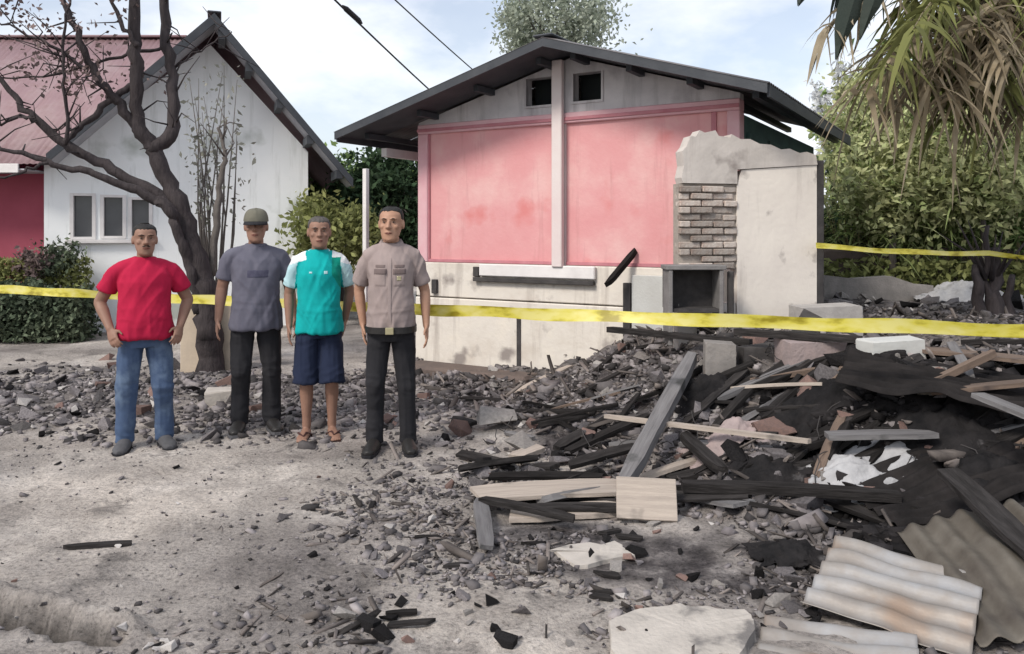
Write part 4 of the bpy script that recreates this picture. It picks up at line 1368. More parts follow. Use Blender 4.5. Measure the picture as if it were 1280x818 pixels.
def samp(x0, x1, y0, y1, dens):
    def f(n):
        X = rng.uniform(x0, x1, n * 4); Y = rng.uniform(y0, y1, n * 4)
        k = rng.random(n * 4) < dens(X, Y)
        X, Y = X[k][:n], Y[k][:n]
        return np.stack([X, Y, H(X, Y) + .004], 1)
    return f


d_mound = lambda x, y: sstep(mound(x, y)[1] / .5 + .8) * (.35 + .65 * sstep(fbm(x * 1.5, y * 1.5, seed=41) + .5)) * (y < 11)
d_strip = lambda x, y: np.exp(-((y - 7.3) / 1.1) ** 2) * (.3 + .7 * sstep(fbm(x * 2, y * 2, seed=43) + .5)) * (x < -.3)
d_fore = lambda x, y: np.clip(1.5 * np.exp(-((x - .45) / 1.3) ** 2 - ((y - 3.9) / 1.3) ** 2), 0, 1) * sstep(fbm(x * 1.6, y * 1.6, seed=45) + .3)
d_sand = lambda x, y: .3 + .7 * sstep(fbm(x * 1.3, y * 1.3, seed=47))
soup('mound_debris', 16000, samp(-1.8, 5.5, 3.4, 9.5, d_mound), .022, 'debris_mix', 'fine grey and black debris covering the burnt bank')
d_black = lambda x, y: sstep((x - 1.5) / .5) * sstep((y - 3.5) / .3) * sstep((5.6 - y) / .6) * (.4 + .6 * sstep(fbm(x * 2, y * 2, seed=49) + .5))
soup('black_char', 9000, samp(1.3, 4.5, 3.4, 6.0, d_black), .030, 'char_mix', 'black crumbled char of the burnt heap')
soup('mound_splinters', 3500, samp(-1.8, 5.5, 3.4, 8.5, d_mound), .012, 'splinter_mix', 'charred splinters strewn over the burnt bank', (4, 11))
soup('strip_debris', 9000, samp(-6.5, 0, 5.7, 9.6, d_strip), .02, 'debris_mix', 'fine pale and grey rubble in the strip behind the men')
soup('ash_debris', 4200, samp(-1.6, 2.2, 2.6, 5.8, d_fore), .011, 'debris_mix', 'fine charred crumbs on the foreground ash')
soup('ash_splinters', 900, samp(-1.6, 2.2, 2.6, 5.8, d_fore), .007, 'splinter_mix', 'thin charred splinters on the foreground ash', (4, 10))
soup('sand_grit', 1300, samp(-4.2, .4, 2.5, 6.2, d_sand), .006, 'debris_mix', 'fine grit on the sandy ground')


# ---- single boards, beams and sheets laid by their place on the ground
def plank(a, b, wd, th, mat, name, label, cat='plank', group=None, roll=0.0, warp=.02, ragged=True):
    """a, b world end points (axis of the board)"""
    a, b = Vector(a), Vector(b)
    d = b - a; ln_ = d.length
    bm = bmesh.new()
    ns = 7
    rings = []
    for i in range(ns):
        t = i / (ns - 1)
        jw = wd / 2 * (1 + random.uniform(-.06, .06)); jt = th / 2
        if ragged and i in (0, ns - 1): jw *= random.uniform(.55, .95)
        off = warp * min(1, ln_ * .5) * math.sin(math.pi * t)
        xe = ln_ * (t - .5)
        ex = (random.uniform(-.03, .03), random.uniform(-.03, .03)) if ragged and i in (0, ns - 1) else (0, 0)
        rings.append([bm.verts.new((xe + ex[0], -jw, off - jt)), bm.verts.new((xe + ex[1], jw, off - jt)), bm.verts.new((xe + ex[1], jw, off + jt)), bm.verts.new((xe + ex[0], -jw, off + jt))])
    for p, q in zip(rings, rings[1:]):
        for k in range(4):
            bm.faces.new((p[k], q[k], q[(k + 1) % 4], p[(k + 1) % 4]))
    bm.faces.new(rings[0]); bm.faces.new(rings[-1][::-1])
    bmesh.ops.recalc_face_normals(bm, faces=bm.faces)
    o = link(name, bm_mesh(name, bm), mat)
    x = d.normalized(); y = Vector((0, 0, 1)).cross(x).normalized(); z_ = x.cross(y)
    o.matrix_world = Matrix.Translation((a + b) / 2) @ Matrix((x, y, z_)).transposed().to_4x4() @ Matrix.Rotation(roll, 4, 'X')
    if label: tag(o, label, cat, group)
    return o


def lay(p1, p2, wd, th, mat, name, label, lift=.02, **k):
    a, b = G(*p1), G(*p2)
    mid = (a + b) / 2
    need = max(0, hz(mid.x, mid.y) - mid.z)
    up = Vector((0, 0, th / 2 + lift + need))
    return plank(a + up, b + up, wd, th, mat, name, label, **k)


lay((592, 632), (800, 622), .26, .022, 'wood_pale', 'pale_board', 'wide pale weathered board lying below the leaning beam', lift=.05)
lay((640, 650), (838, 640), .20, .025, 'wood_pale', 'pale_board', 'lower pale board with blackened edge under the wide one', lift=.01)
bx_ = G(808, 652)
o = box('plywood_panel', -.16, .16, -.012, .012, -.11, .11, 'wood_pale', None, .003)
o.location = bx_ + Vector((0, 0, .12)); o.rotation_euler = (R(-32), R(2), R(-3)); tag(o, 'small square pale plywood panel propped at the beam foot', 'panel')
a = G(777, 628); b = P(866, 445, 6.1)
plank(a + Vector((0, 0, .08)), b, .10, .07, 'wood_grey', 'leaning_beam', 'long grey charred beam leaning up on the rubble bank', 'beam', warp=.0)
plank(P(755, 520, 5.55), P(1012, 552, 4.75), .05, .025, 'wood_pale', 'thin_batten', 'thin pale batten crossing over the leaning beam', 'plank', warp=.0)
plank(P(760, 355, 7.75), P(794, 314, 8.0), .06, .05, 'wood_char', 'charred_stick', 'short charred stick leaning against the pink wall', 'stick', warp=0)
plank(P(762, 412, 7.2), P(935, 428, 6.2), .07, .05, 'wood_char', 'charred_rafter', 'charred rafter lying just under the long yellow tape', 'beam', warp=0)
lay((850, 640), (1125, 655), .09, .05, 'wood_char', 'charred_rafter', 'long charred rafter lying below the pale ash sheet', lift=.03)
lay((838, 626), (930, 640), .16, .02, 'wood_grey', 'grey_board', 'grey board end beside the plywood panel', lift=.02)
plank(P(1030, 545, 4.7), P(1165, 543, 4.6), .12, .03, 'wood_grey', 'pale_grey_board', 'pale grey board lying level across the black debris', 'plank', warp=.01)
plank(P(1165, 478, 4.9), P(1245, 440, 4.95), .05, .04, 'wood_brown', 'brown_batten', 'tan brown batten slanting up toward the tape', 'plank', warp=0)
plank(P(1150, 437, 5.5), P(1300, 452, 5.1), .22, .025, 'wood_brown', 'brown_board', 'broad reddish brown board under the tape', 'plank', warp=.01)
plank(P(1170, 490, 4.8), P(1290, 478, 4.6), .12, .025, 'wood_brown', 'brown_board', 'narrower brown board on the black heap', 'plank', warp=.01)
plank(P(1225, 495, 4.3), P(1300, 525, 4.0), .09, .025, 'wood_grey', 'grey_batten', 'grey batten sloping down beside the brown boards', 'plank', warp=0)
plank(P(920, 415, 6.0), P(1080, 425, 5.6), .06, .05, 'wood_char', 'charred_rafter', 'black rafter end hanging right below the tape above the block', 'beam', warp=0)
plank(P(855, 545, 5.2), P(905, 590, 4.75), .08, .05, 'wood_char', 'charred_rafter', 'stubby charred rafter under the thin batten', 'beam', warp=0)
plank(P(1185, 590, 4.0), P(1290, 690, 3.3), .13, .03, 'wood_char', 'scorched_board', 'scorched black board sloping above the rusty sheet', 'plank', warp=.02)
plank(P(80, 690, 3.88) + Vector((0, 0, .02)), P(170, 684, 3.95) + Vector((0, 0, .02)), .035, .02, 'wood_char', 'charred_stick', 'thin charred stick lying alone on the sandy ground', 'stick')
CGR = 'charred boards scattered over the burnt bank'
for k in range(120):
    px_, py_ = random.uniform(560, 1240), random.uniform(430, 650)
    if not onb(px_, py_): continue
    g = G(px_, py_)
    a = random.gauss(.05, .55); ln_ = random.uniform(.18, .75)
    e2 = Vector((g.x + math.cos(a) * ln_, g.y + math.sin(a) * ln_, 0)); e2.z = hz(e2.x, e2.y)
    th = random.uniform(.014, .04)
    up = Vector((0, 0, th / 2 + random.uniform(.01, .05)))
    mt = random.choices(['wood_char', 'wood_grey', 'wood_pale', 'wood_brown'], [16, 1, .5, 1] if px_ > 1090 else [9, 1.6, .5, .7] if px_ > 850 else [8, 2, .7, .4])[0]
    lab = {'wood_char': ('charred_board', 'black charred board scattered on the burnt bank'), 'wood_grey': ('grey_plank', 'ash grey plank scattered on the burnt bank'),
           'wood_pale': ('pale_batten', 'pale batten scattered on the burnt bank'), 'wood_brown': ('scorched_plank', 'scorched brown plank scattered on the burnt bank')}[mt]
    plank(g + up, e2 + up, random.uniform(.03, .10), th, mt, lab[0], ('long ' if ln_ > .5 else 'short ' if ln_ < .32 else '') + lab[1].replace('scattered on the burnt bank', 'lying ' + near(g.x, g.y)), 'plank', CGR, roll=random.gauss(0, .25))
for k in range(15):
    px_, py_ = random.uniform(430, 900), random.uniform(660, 800)
    g = G(px_, py_); a = random.gauss(.1, .25); ln_ = random.uniform(.05, .17)
    e2 = Vector((g.x + math.cos(a) * ln_, g.y + math.sin(a) * ln_, 0)); e2.z = hz(e2.x, e2.y)
    plank(g + Vector((0, 0, .012)), e2 + Vector((0, 0, .012)), random.uniform(.015, .04), .014, 'wood_char', 'charred_stub', 'short charred stub ' + near(g.x, g.y), 'plank', 'charred stubs on the foreground ash')


# masonry blocks left standing in the bank
def block(name, px0, px1, py0, py1, Y, dep, mat, label, rz=0.0, n=26):
    x0, x1 = (px0 - 640) * Y / F, (px1 - 640) * Y / F
    zt_, zb_ = CH - (py0 - HY) * Y / F, CH - (py1 - HY) * Y / F
    bm = bmesh.new()
    hw, hh = (x1 - x0) / 2, (zt_ - zb_) / 2 + .1
    for i in range(n):
        p = [random.choice((-1, 1)) * random.uniform(.86, 1) for _ in range(3)]
        bm.verts.new((p[0] * hw, p[1] * dep / 2, p[2] * hh))
    bmesh.ops.convex_hull(bm, input=bm.verts)
    for v in [v for v in bm.verts if not v.link_faces]: bm.verts.remove(v)
    o = link(name, bm_mesh(name, bm), mat)
    o.location = ((x0 + x1) / 2, Y + dep / 2, zt_ - hh); o.rotation_euler = (0, random.uniform(-.04, .04), rz)
    return tag(o, label, 'masonry')


block('masonry_block', 985, 1092, 424, 486, 5.7, .3, 'concrete_pink', 'big pinkish grey masonry block standing in the bank', .1)
block('masonry_block', 884, 924, 428, 476, 5.9, .22, 'concrete', 'small lilac grey block beside the leaning beam top', -.1)
block('masonry_block', 930, 978, 432, 482, 5.95, .2, 'soot', 'sooty dark block between the two paler ones', .05)
block('concrete_slab', 250, 285, 490, 520, 6.9, .3, 'concrete_pale', 'pale broken slab lying behind the man in grey', .3)
block('plaster_slab', 1000, 1080, 383, 394, 6.6, .3, 'white_chunk', 'flat white plaster slab at the wall remnant foot', .1)
block('plaster_slab', 1085, 1160, 425, 436, 5.4, .2, 'plinth_grey', 'grey plaster slab just below the tape', .1)

# pale concrete slab at the bottom edge
def slab(corners, th, mat, name, label, cat='slab', bulge=.01):
    """corners: pixels on the ground, in order"""
    pts_ = []
    for c_, d_ in zip(corners, corners[1:] + corners[:1]):
        for t in (0, .27, .55, .8):
            pts_.append(G(c_[0] + (d_[0] - c_[0]) * t + random.gauss(0, 2.2), c_[1] + (d_[1] - c_[1]) * t + random.gauss(0, 1.2)))
    c0 = sum(pts_, Vector()) / len(pts_)
    bm = bmesh.new()
    zt_ = max(p.z for p in pts_) - .002
    top_ = [bm.verts.new((p.x - c0.x, p.y - c0.y, zt_ - c0.z + th / 2 + random.uniform(-bulge, bulge))) for p in pts_]
    bot_ = [bm.verts.new((v.co.x * 1.02, v.co.y * 1.02, v.co.z - th)) for v in top_]
    m = len(pts_)
    ct = bm.verts.new((0, 0, zt_ - c0.z + th / 2 + bulge))
    for i in range(m):
        bm.faces.new((top_[i], top_[(i + 1) % m], ct)); bm.faces.new((top_[i], bot_[i], bot_[(i + 1) % m], top_[(i + 1) % m]))
    bm.faces.new(bot_[::-1])
    bmesh.ops.recalc_face_normals(bm, faces=bm.faces)
    o = link(name, bm_mesh(name, bm), mat); o.location = c0
    return tag(o, label, cat)


slab([(762, 792), (800, 774), (860, 768), (930, 776), (946, 792), (925, 830), (840, 838), (770, 830)], .05, 'concrete_pale', 'concrete_slab', 'flat pale concrete slab lying beside the fallen light corrugated sheet', 'slab', .003)
slab([(690, 690), (770, 680), (790, 700), (720, 712)], .02, 'concrete_pale', 'plaster_sheet', 'thin pale plaster sheet lying on the ash', 'slab', .004)


# corrugated sheets
def fallen(c_px, d_px, lx, ly, mat, label, tilt, lift, seed, crump=.02, pitch=.085, amp=.013, name='corrugated_sheet'):
    a, b = G(*c_px), G(*d_px)
    bend = lambda X, Y: crump * fbm(X * 2.2, Y * 2.2, o=3, seed=seed) + .02 * np.sin(X * 3 + seed)
    me = corrugated(46, int(ly / pitch * 10) + 1, lx, ly, pitch, amp, bend)
    o = link(name, me, mat, None, True)
    ang_ = math.atan2(b.y - a.y, b.x - a.x)
    o.rotation_euler = Euler((tilt[0], tilt[1], ang_))
    m = (a + b) / 2
    o.location = (m.x, m.y, hz(m.x, m.y) + lift)
    return tag(o, label, 'sheet')


fallen((1045, 742), (1200, 785), .60, .62, 'zinc_light', 'light zinc corrugated sheet with rust stain fallen in the foreground', (R(9), R(1), 0), .065, 3, .035, .115, .014)
fallen((985, 800), (1110, 825), .55, .42, 'zinc_light', 'dull corrugated sheet tucked beneath the light zinc one', (R(2), R(0), 0), .02, 5, .02, .115, .013)
fallen((1215, 710), (1290, 790), .95, .55, 'zinc_rust', 'rusty olive brown corrugated sheet leaning by the light one', (R(17), R(5), 0), .12, 8, .03, .115, .016)
fallen((1130, 640), (1210, 600), 1.0, .7, 'zinc_burnt', 'blackened corrugated sheet buckled over the heap', (R(14), R(-14), 0), .12, 11, .06)
fallen((1110, 500), (1240, 520), 1.1, .7, 'zinc_burnt', 'sooty corrugated sheet lying beneath the brown boards', (R(10), R(4), 0), .10, 12, .05)


def crumple(c_px, wx, wy, mat, name, label, hgt, seed, lift=.02):
    g = G(*c_px)
    xs = np.linspace(-1, 1, 44); X, Y = np.meshgrid(xs, xs, indexing='ij')
    rr = 1 + .25 * fbm(X * 1.5, Y * 1.5, seed=seed + 3)
    Xw, Yw = X * wx / 2 * rr, Y * wy / 2 * rr
    Z = hgt * (1 - np.clip(np.hypot(X, Y), 0, 1) ** 2) + .35 * hgt * np.abs(fbm(X * 3, Y * 3, o=4, seed=seed))
    Zg = H(Xw + g.x, Yw + g.y) - g.z
    V = np.stack([Xw, Yw, Zg + Z + lift], -1).reshape(-1, 3)
    ny = 44; i = np.arange(43)[:, None] * ny + np.arange(43)[None]
    o = link(name, arr_mesh(name, V, np.stack([i, i + ny, i + ny + 1, i + 1], -1).reshape(-1, 4)), mat, None, True)
    o.location = g
    md = o.modifiers.new('s', 'SOLIDIFY'); md.thickness = .006
    return tag(o, label, 'sheet')


crumple((1090, 612), .78, .42, 'ash_cloth', 'crumpled_sheet', 'crumpled ash white sheet lying on the black debris', .09, 61)
crumple((1200, 372), 1.3, .7, 'ash_cloth', 'crumpled_sheet', 'bluish white heap of crumpled sheeting behind the tape', .16, 67)
crumple((905, 560), .5, .35, 'concrete_pink', 'crumpled_sheet', 'brownish crumpled sheet beneath the thin batten', .07, 71)

for k, (c_, wx, wy, hg, lab) in enumerate((((1180, 560), .7, .4, .10, 'black crumpled sheeting below the brown boards'), ((1230, 620), .6, .5, .12, 'black crumpled sheeting above the rusty sheet'), ((960, 600), .5, .3, .06, 'black crumpled sheeting left of the ash white sheet'),
                                         ((1010, 520), .6, .35, .08, 'black crumpled sheeting under the big masonry block'), ((880, 500), .45, .3, .10, 'black crumpled sheeting behind the leaning beam'), ((985, 700), .35, .25, .05, 'black crumpled sheeting beside the light zinc sheet'))):
    crumple(c_, wx, wy, 'char_cloth', 'burnt_sheeting', lab, hg, 80 + k * 5)
for k in range(14):
    px_, py_ = random.uniform(600, 1200), random.uniform(470, 660)
    g = G(px_, py_); q = []
    a = random.uniform(0, 6.28); x, y = 0.0, 0.0
    for i in range(9):
        a += random.gauss(0, .6); x += math.cos(a) * .07; y += math.sin(a) * .07
        q.append((Vector((x, y, hz(g.x + x, g.y + y) - g.z + .03 + random.uniform(0, .09))), .0035))
    bm = bmesh.new(); tube(bm, q, 5)
    o = link('bent_wire', bm_mesh('bent_wire', bm), 'soot', None, True); o.location = g
    tag(o, 'thin bent burnt wire ' + near(g.x, g.y), 'wire', 'bent wires in the rubble')


# ------------------------------------------------------------------ people
from mathutils import noise as pnoise


def limb(bm, pts, seg=14):
    tube(bm, [(Vector(p[0]), p[1], p[2] if len(p) > 2 else p[1]) for p in pts], seg)
    for p in pts[:1] + pts[-1:]:
        ball(bm, Vector(p[0]), p[1] * .97, p[1] * .97, p[1] * .97, 10)


def add_head(bm_to, o, yaw=0.0):
    bm = bmesh.new()
    secs = [(0, .030, -.080, -.030), (.018, .048, -.093, .0), (.045, .058, -.096, .045), (.075, .064, -.094, .070), (.105, .069, -.089, .085),
            (.128, .072, -.083, .092), (.15, .075, -.091, .097), (.18, .073, -.084, .095), (.205, .063, -.064, .081), (.222, .043, -.035, .055), (.231, .014, .0, .02)]
    stack(bm, [(z, w_, a, b) for z, w_, a, b in secs], 28, 2.05)
    tube(bm, [(Vector((0, -.086, .136)), .009), (Vector((0, -.104, .110)), .0125), (Vector((0, -.113, .097)), .014), (Vector((0, -.098, .088)), .010)], 10)
    for s in (-1, 1):
        ball(bm, Vector((s * .013, -.098, .094)), .009, .010, .008, 8)
        ball(bm, Vector((s * .076, .012, .115)), .010, .020, .033, 10)
        ball(bm, Vector((s * .030, -.084, .150)), .024, .012, .007, 8)
        ball(bm, Vector((s * .040, -.062, .100)), .022, .022, .020, 8)
    ball(bm, Vector((0, -.094, .062)), .022, .008, .005, 8)
    ball(bm, Vector((0, -.093, .053)), .019, .008, .006, 8)
    ball(bm, Vector((0, -.082, .018)), .022, .014, .014, 8)
    rot = Matrix.Translation(o) @ Matrix.Rotation(yaw, 4, 'Z') @ Matrix.Diagonal((1.10, 1.06, 1.05, 1))
    me = bm_mesh('head', bm)
    me.transform(rot)
    bm_to.from_mesh(me)
    bpy.data.meshes.remove(me)
    return rot


def add_hand(bm, wrist, elbow, side, curl=.5, turn=0.0):
    """relaxed hand continuing the forearm, thumb forward (-Y)"""
    d = (wrist - elbow).normalized()
    d = (d + Vector((0, -.12, -.25))).normalized()
    fw = Vector((0, -1, 0)); fw = (fw - d * fw.dot(d)).normalized()      # towards the thumb edge
    if turn: fw = Matrix.Rotation(turn * side, 3, d) @ fw
    inn = d.cross(fw); inn = inn if inn.x * side < 0 else -inn             # palm faces the thigh
    pc = wrist + d * .05
    tube(bm, [(wrist - d * .015, .027, .021), (wrist + d * .02, .034, .018), (wrist + d * .055, .042, .016), (wrist + d * .09, .041, .014)], 12, fw)
    for k, ln_ in enumerate((.070, .078, .074, .058)):
        off = fw * (.031 - k * .0205)
        a = wrist + d * .082 + off
        sp = fw * (.10 - k * .07)
        b = a + (d + sp * .4 + inn * .15 * curl).normalized() * ln_ * .45
        c = b + (d + sp * .2 + inn * .75 * curl).normalized() * ln_ * .32
        e = c + (d * .8 + inn * 1.2 * curl).normalized() * ln_ * .26
        tube(bm, [(a, .0088), (b, .0085), (c, .008), (e, .0062)], 8)
        ball(bm, e, .0066, .0066, .0066, 6)
    a = wrist + d * .022 + fw * .026
    b = a + (d * .6 + fw * .75 + inn * .25).normalized() * .038
    c = b + (d * .9 + fw * .25 + inn * .25).normalized() * .032
    tube(bm, [(a - fw * .01, .013), (a, .0125), (b, .0105), (c, .0078)], 8)
    ball(bm, c, .008, .008, .008, 6)


def wrinkle(me, amp, freq, seed, stretch=(1, 1, 1), mask=None):
    n = len(me.vertices)
    co = np.empty(n * 3, np.float32); me.vertices.foreach_get('co', co); co = co.reshape(-1, 3).astype(float)
    no = np.empty(n * 3, np.float32); me.vertices.foreach_get('normal', no); no = no.reshape(-1, 3)
    q = co * freq * np.array(stretch) + seed * 7.3
    d = np.empty(n)
    for i_ in range(n):
        v_ = Vector(q[i_])
        a_ = pnoise.noise(v_)
        d[i_] = amp * (.45 * a_ + .55 * (1 - 2.4 * abs(pnoise.noise(v_ * .8 + Vector((a_ * .5, 3.1, a_ * .3))))))
    if mask is not None: d = d * mask(co)
    co = co + no * d[:, None]
    me.vertices.foreach_set('co', co.astype(np.float32).ravel()); me.update()


WIDE = [1.0]


def scaled(me, s):
    n = len(me.vertices)
    co = np.empty(n * 3, np.float32); me.vertices.foreach_get('co', co); co = co.reshape(-1, 3)
    co[:, 0] *= 1 + (WIDE[0] - 1) * np.clip((1.47 - co[:, 2]) / .09, 0, 1)
    me.vertices.foreach_set('co', co.ravel()); me.update()
    me.transform(Matrix.Scale(s, 4))
    return me


def bvh_of(me):
    bm = bmesh.new(); bm.from_mesh(me); t = BVHTree.FromBMesh(bm); bm.free()
    return t


def patch(bvh, fx, n, m, th=.004, dirn=Vector((0, 1, 0)), start=-1.0):
    """fx(i,j in 0..1) -> (x,z) on the front; cloth patch lying on the surface"""
    bm = bmesh.new(); g = []
    last = -.12
    for i in range(n + 1):
        r_ = []
        for j in range(m + 1):
            x, z = fx(i / n, j / m)
            h = bvh.ray_cast(Vector((x, start, z)), dirn)
            y = h[0].y if h[0] is not None else last
            last = y
            edge = .0 if 0 < i < n and 0 < j < m else 1.0
            r_.append(bm.verts.new((x, y - th * (1 - edge) + .002 * edge, z)))
        g.append(r_)
    for i in range(n):
        for j in range(m):
            bm.faces.new((g[i][j], g[i + 1][j], g[i + 1][j + 1], g[i][j + 1]))
    bmesh.ops.recalc_face_normals(bm, faces=bm.faces)
    return bm_mesh('patch', bm)


def rect(x0, x1, z0, z1):
    return lambda i, j: (x0 + (x1 - x0) * i, z0 + (z1 - z0) * j)


def person(label, px_, py_, top_py, c):
    g = G(px_, py_)
    Yd = g.y
    hgt = (py_ - top_py) * Yd / F
    s = hgt / c.get('ref', 1.70)
    root = empty('person', (g.x, g.y, g.z - .004), math.atan2(-g.x, g.y) * .9 + c.get('rz', 0))
    tag(root, label, 'person')
    WIDE[0] = c.get('wide', 1.0)
    fx_ = c.get('fat', 0.0)
    stance = c.get('stance', .11)
    # --- body, one continuous surface
    bm = bmesh.new()
    stack(bm, [(.80, .13, -.085, .095), (.88, .140, -.09, .10), (.96, .138, -.095, .09), (1.04, .138, -.10 - fx_ * .6, .09), (1.16, .142, -.105 - fx_ * .4, .088), (1.27, .145, -.105, .09),
               (1.34, .135, -.085, .082), (1.385, .10, -.06, .072), (1.43, .062, -.05, .06)], 24, 2.3)
    limb(bm, [((0, .015, 1.40), .064), ((0, .004, 1.46), .058), ((0, -.008, 1.50), .056)])
    yaw = c.get('yaw', 0)
    hrot = add_head(bm, Vector((0, -.008, 1.469)), yaw)
    arms = {}
    for sd in (-1, 1):
        el, wr_ = c['arms'][0 if sd < 0 else 1]
        sh = Vector((sd * .172, .008, 1.362)); el = Vector(el); wr_ = Vector(wr_)
        arms[sd] = (sh, el, wr_)
        limb(bm, [(sh, .050), (sh.lerp(el, .35), .047), (sh.lerp(el, .7), .044), (el, .040)])
        limb(bm, [(el, .040), (el.lerp(wr_, .3), .041), (el.lerp(wr_, .7), .032), (wr_, .026)])
        add_hand(bm, wr_, el, sd, c.get('curl', .55), c.get('turn', 0))
        hipx = sd * .088; kx = sd * (stance * .6 + .04); ax_ = sd * stance
        ky = c.get('knee', {}).get(sd, -.015)
        limb(bm, [((hipx * .9, .0, .86), .072), ((hipx * .6 + kx * .4, -.005, .68), .07), ((kx, ky, .47), .054), ((kx * .5 + ax_ * .5, .018, .34), .055), ((ax_, .02, .16), .036), ((ax_, .022, .085), .036)])
        tx = ax_ + sd * .03
        tube(bm, [(Vector((ax_, .065, .035)), .028, .026), (Vector((ax_, .03, .045)), .037, .045), (Vector((ax_ * .6 + tx * .4, -.05, .036)), .040, .036), (Vector((tx, -.12, .026)), .045, .022), (Vector((tx, -.165, .02)), .036, .016)], 12)
        if c.get('sandals'):
            for q in range(5):
                ball(bm, Vector((tx + (q - 2) * .017, -.175 + abs(q - (2 - sd)) * .006, .016)), .010, .02, .011, 8)
    me = remesh(bm, .0055, 3)
    body = link('body', scaled(me, s), c.get('skin', 'skin'), root, True)
    # --- face details
    T = lambda v: (hrot @ Vector(v)) * s
    for sd in (-1, 1):
        bm = bmesh.new(); ball(bm, T((sd * .031, -.0795, .130)), .0115 * s, .008 * s, .0042 * s, 12)
        e_ = link('eye', bm_mesh('eye', bm), 'eye_white', root, True)
        bm = bmesh.new(); ball(bm, T((sd * .031, -.0868, .130)), .0050 * s, .002 * s, .0040 * s, 10)
        link('iris', bm_mesh('iris', bm), 'eye_dark', e_, True)
        bm = bmesh.new(); tube(bm, [(T((sd * .012, -.094, .148)), .002), (T((sd * .028, -.0975, .153)), .0045), (T((sd * .05, -.084, .150)), .002)], 6)
        link('eyebrow', bm_mesh('eyebrow', bm), c.get('hair', 'hair'), root, True)
    bm = bmesh.new()
    tube(bm, [(T((-.024, -.093, .0575)), .0018), (T((-.008, -.101, .0595)), .0042), (T((.008, -.101, .0595)), .0042), (T((.024, -.093, .0575)), .0018)], 8)
    tube(bm, [(T((-.018, -.096, .054)), .002), (T((0, -.100, .0525)), .0045), (T((.018, -.096, .054)), .002)], 8)
    link('mouth', bm_mesh('mouth', bm), 'lip', root, True)
    if c.get('moustache'):
        bm = bmesh.new()
        tube(bm, [(T((-.026, -.095, .068)), .002), (T((-.01, -.103, .075)), .005), (T((.01, -.103, .075)), .005), (T((.026, -.095, .068)), .002)], 8)
        link('moustache', bm_mesh('moustache', bm), c.get('hair', 'hair'), root, True)
    # --- hair shell
    bm = bmesh.new()
    nu, nv = 36, 12
    grid = []
    for i in range(nu):
        a = 2 * math.pi * i / nu
        fr = -math.sin(a)                                         # 1 in front, -1 behind
        zl = .190 if fr > .55 else (.190 - (.55 - fr) * .095 if fr > -.2 else .118 - (-.2 - fr) * .085)
        if .05 < fr < .45: zl = min(zl, .145)
        zl += c.get('hairline', 0) * max(fr, 0) + random.uniform(-.005, .005)
        colm = []
        for j in range(nv + 1):
            z = zl + (.241 - zl) * math.sin(j / nv * math.pi / 2)
            zz = min(z - .007 * (j / nv), .2295)
            zs = [0, .045, .075, .105, .128, .15, .18, .205, .222, .231]
            wv = np.interp(zz, zs, [.03, .058, .064, .069, .072, .075, .073, .063, .043, .014])
            yf = np.interp(zz, zs, [-.08, -.096, -.094, -.089, -.083, -.091, -.084, -.064, -.035, 0]); yb = np.interp(zz, zs, [-.03, .045, .07, .085, .092, .097, .095, .081, .055, .02])
            gsz = .001 + .010 * (j / nv) ** .6 + random.uniform(-.001, .001)
            if j == 0: gsz = -.002
            k_ = 0.0 if j == nv else 1.0
            colm.append(bm.verts.new(T(((wv + gsz) * math.cos(a) * (k_ or .2), (yf + yb) / 2 + ((yb - yf) / 2 + gsz) * math.sin(a) * (k_ or .2), z))))
        grid.append(colm)
    for i in range(nu):
        for j in range(nv):
            bm.faces.new((grid[i][j], grid[(i + 1) % nu][j], grid[(i + 1) % nu][j + 1], grid[i][j + 1]))
    bm.faces.new([grid[i][nv] for i in range(nu)])
    link('hair', bm_mesh('hair', bm), c.get('hair', 'hair'), root, True)
    # --- shirt
    bm = bmesh.new()
    hem = c.get('hem', .84)
    f2 = fx_
    stack(bm, [(hem, .184, -.142 - f2 * .6, .140), (hem + .02, .184, -.144 - f2 * .8, .140), (.96, .172, -.142 - f2, .126), (1.06, .162, -.142 - f2, .116), (1.16, .164, -.140 - f2 * .6, .118), (1.27, .172, -.142 - f2 * .2, .124),
               (1.33, .166, -.128, .120), (1.375, .140, -.104, .110), (1.41, .108, -.084, .098), (1.44, .084, -.070, .086), (1.456, .072, -.064, .076)], 32, 2.1)
    sl = c.get('sleeve', .62)
    for sd in (-1, 1):
        sh, el, wr_ = arms[sd]
        e_ = sh.lerp(el, sl)
        tube(bm, [(Vector((0, .012, 1.378)), .080), (Vector((sd * .07, .012, 1.382)), .070), (Vector((sd * .125, .010, 1.372)), .062), (sh + Vector((-sd * .006, .002, -.004)), .059), (sh.lerp(e_, .3) + Vector((sd * .004, 0, 0)), .059),
                  (sh.lerp(e_, .65), .060), (e_, .063 if sl > .7 else .066)], 20, Vector((0, 1, 0)))
    me = remesh(bm, .0075, 5)
    top_ = lambda q: np.clip((1.42 - q[:, 2]) * 6, 0, 1)
    for a_, am, fq in ((.5, .010, 9), (-.45, .009, 10)):
        me.transform(Matrix.Rotation(a_, 4, 'Y')); wrinkle(me, am, fq, c['seed'] + fq, (1.7, .9, .32), None); me.transform(Matrix.Rotation(-a_, 4, 'Y'))
    wrinkle(me, .016, 8, c['seed'] + 2, (1.9, 1.1, .22), lambda q: np.clip((1.12 - q[:, 2]) * 4, 0, 1))
    wrinkle(me, .008, 10, c['seed'] + 4, (.5, .6, 2.0), lambda q: np.clip(1 - np.abs(q[:, 2] - 1.0) * 9, 0, 1))
    bv = bvh_of(me)
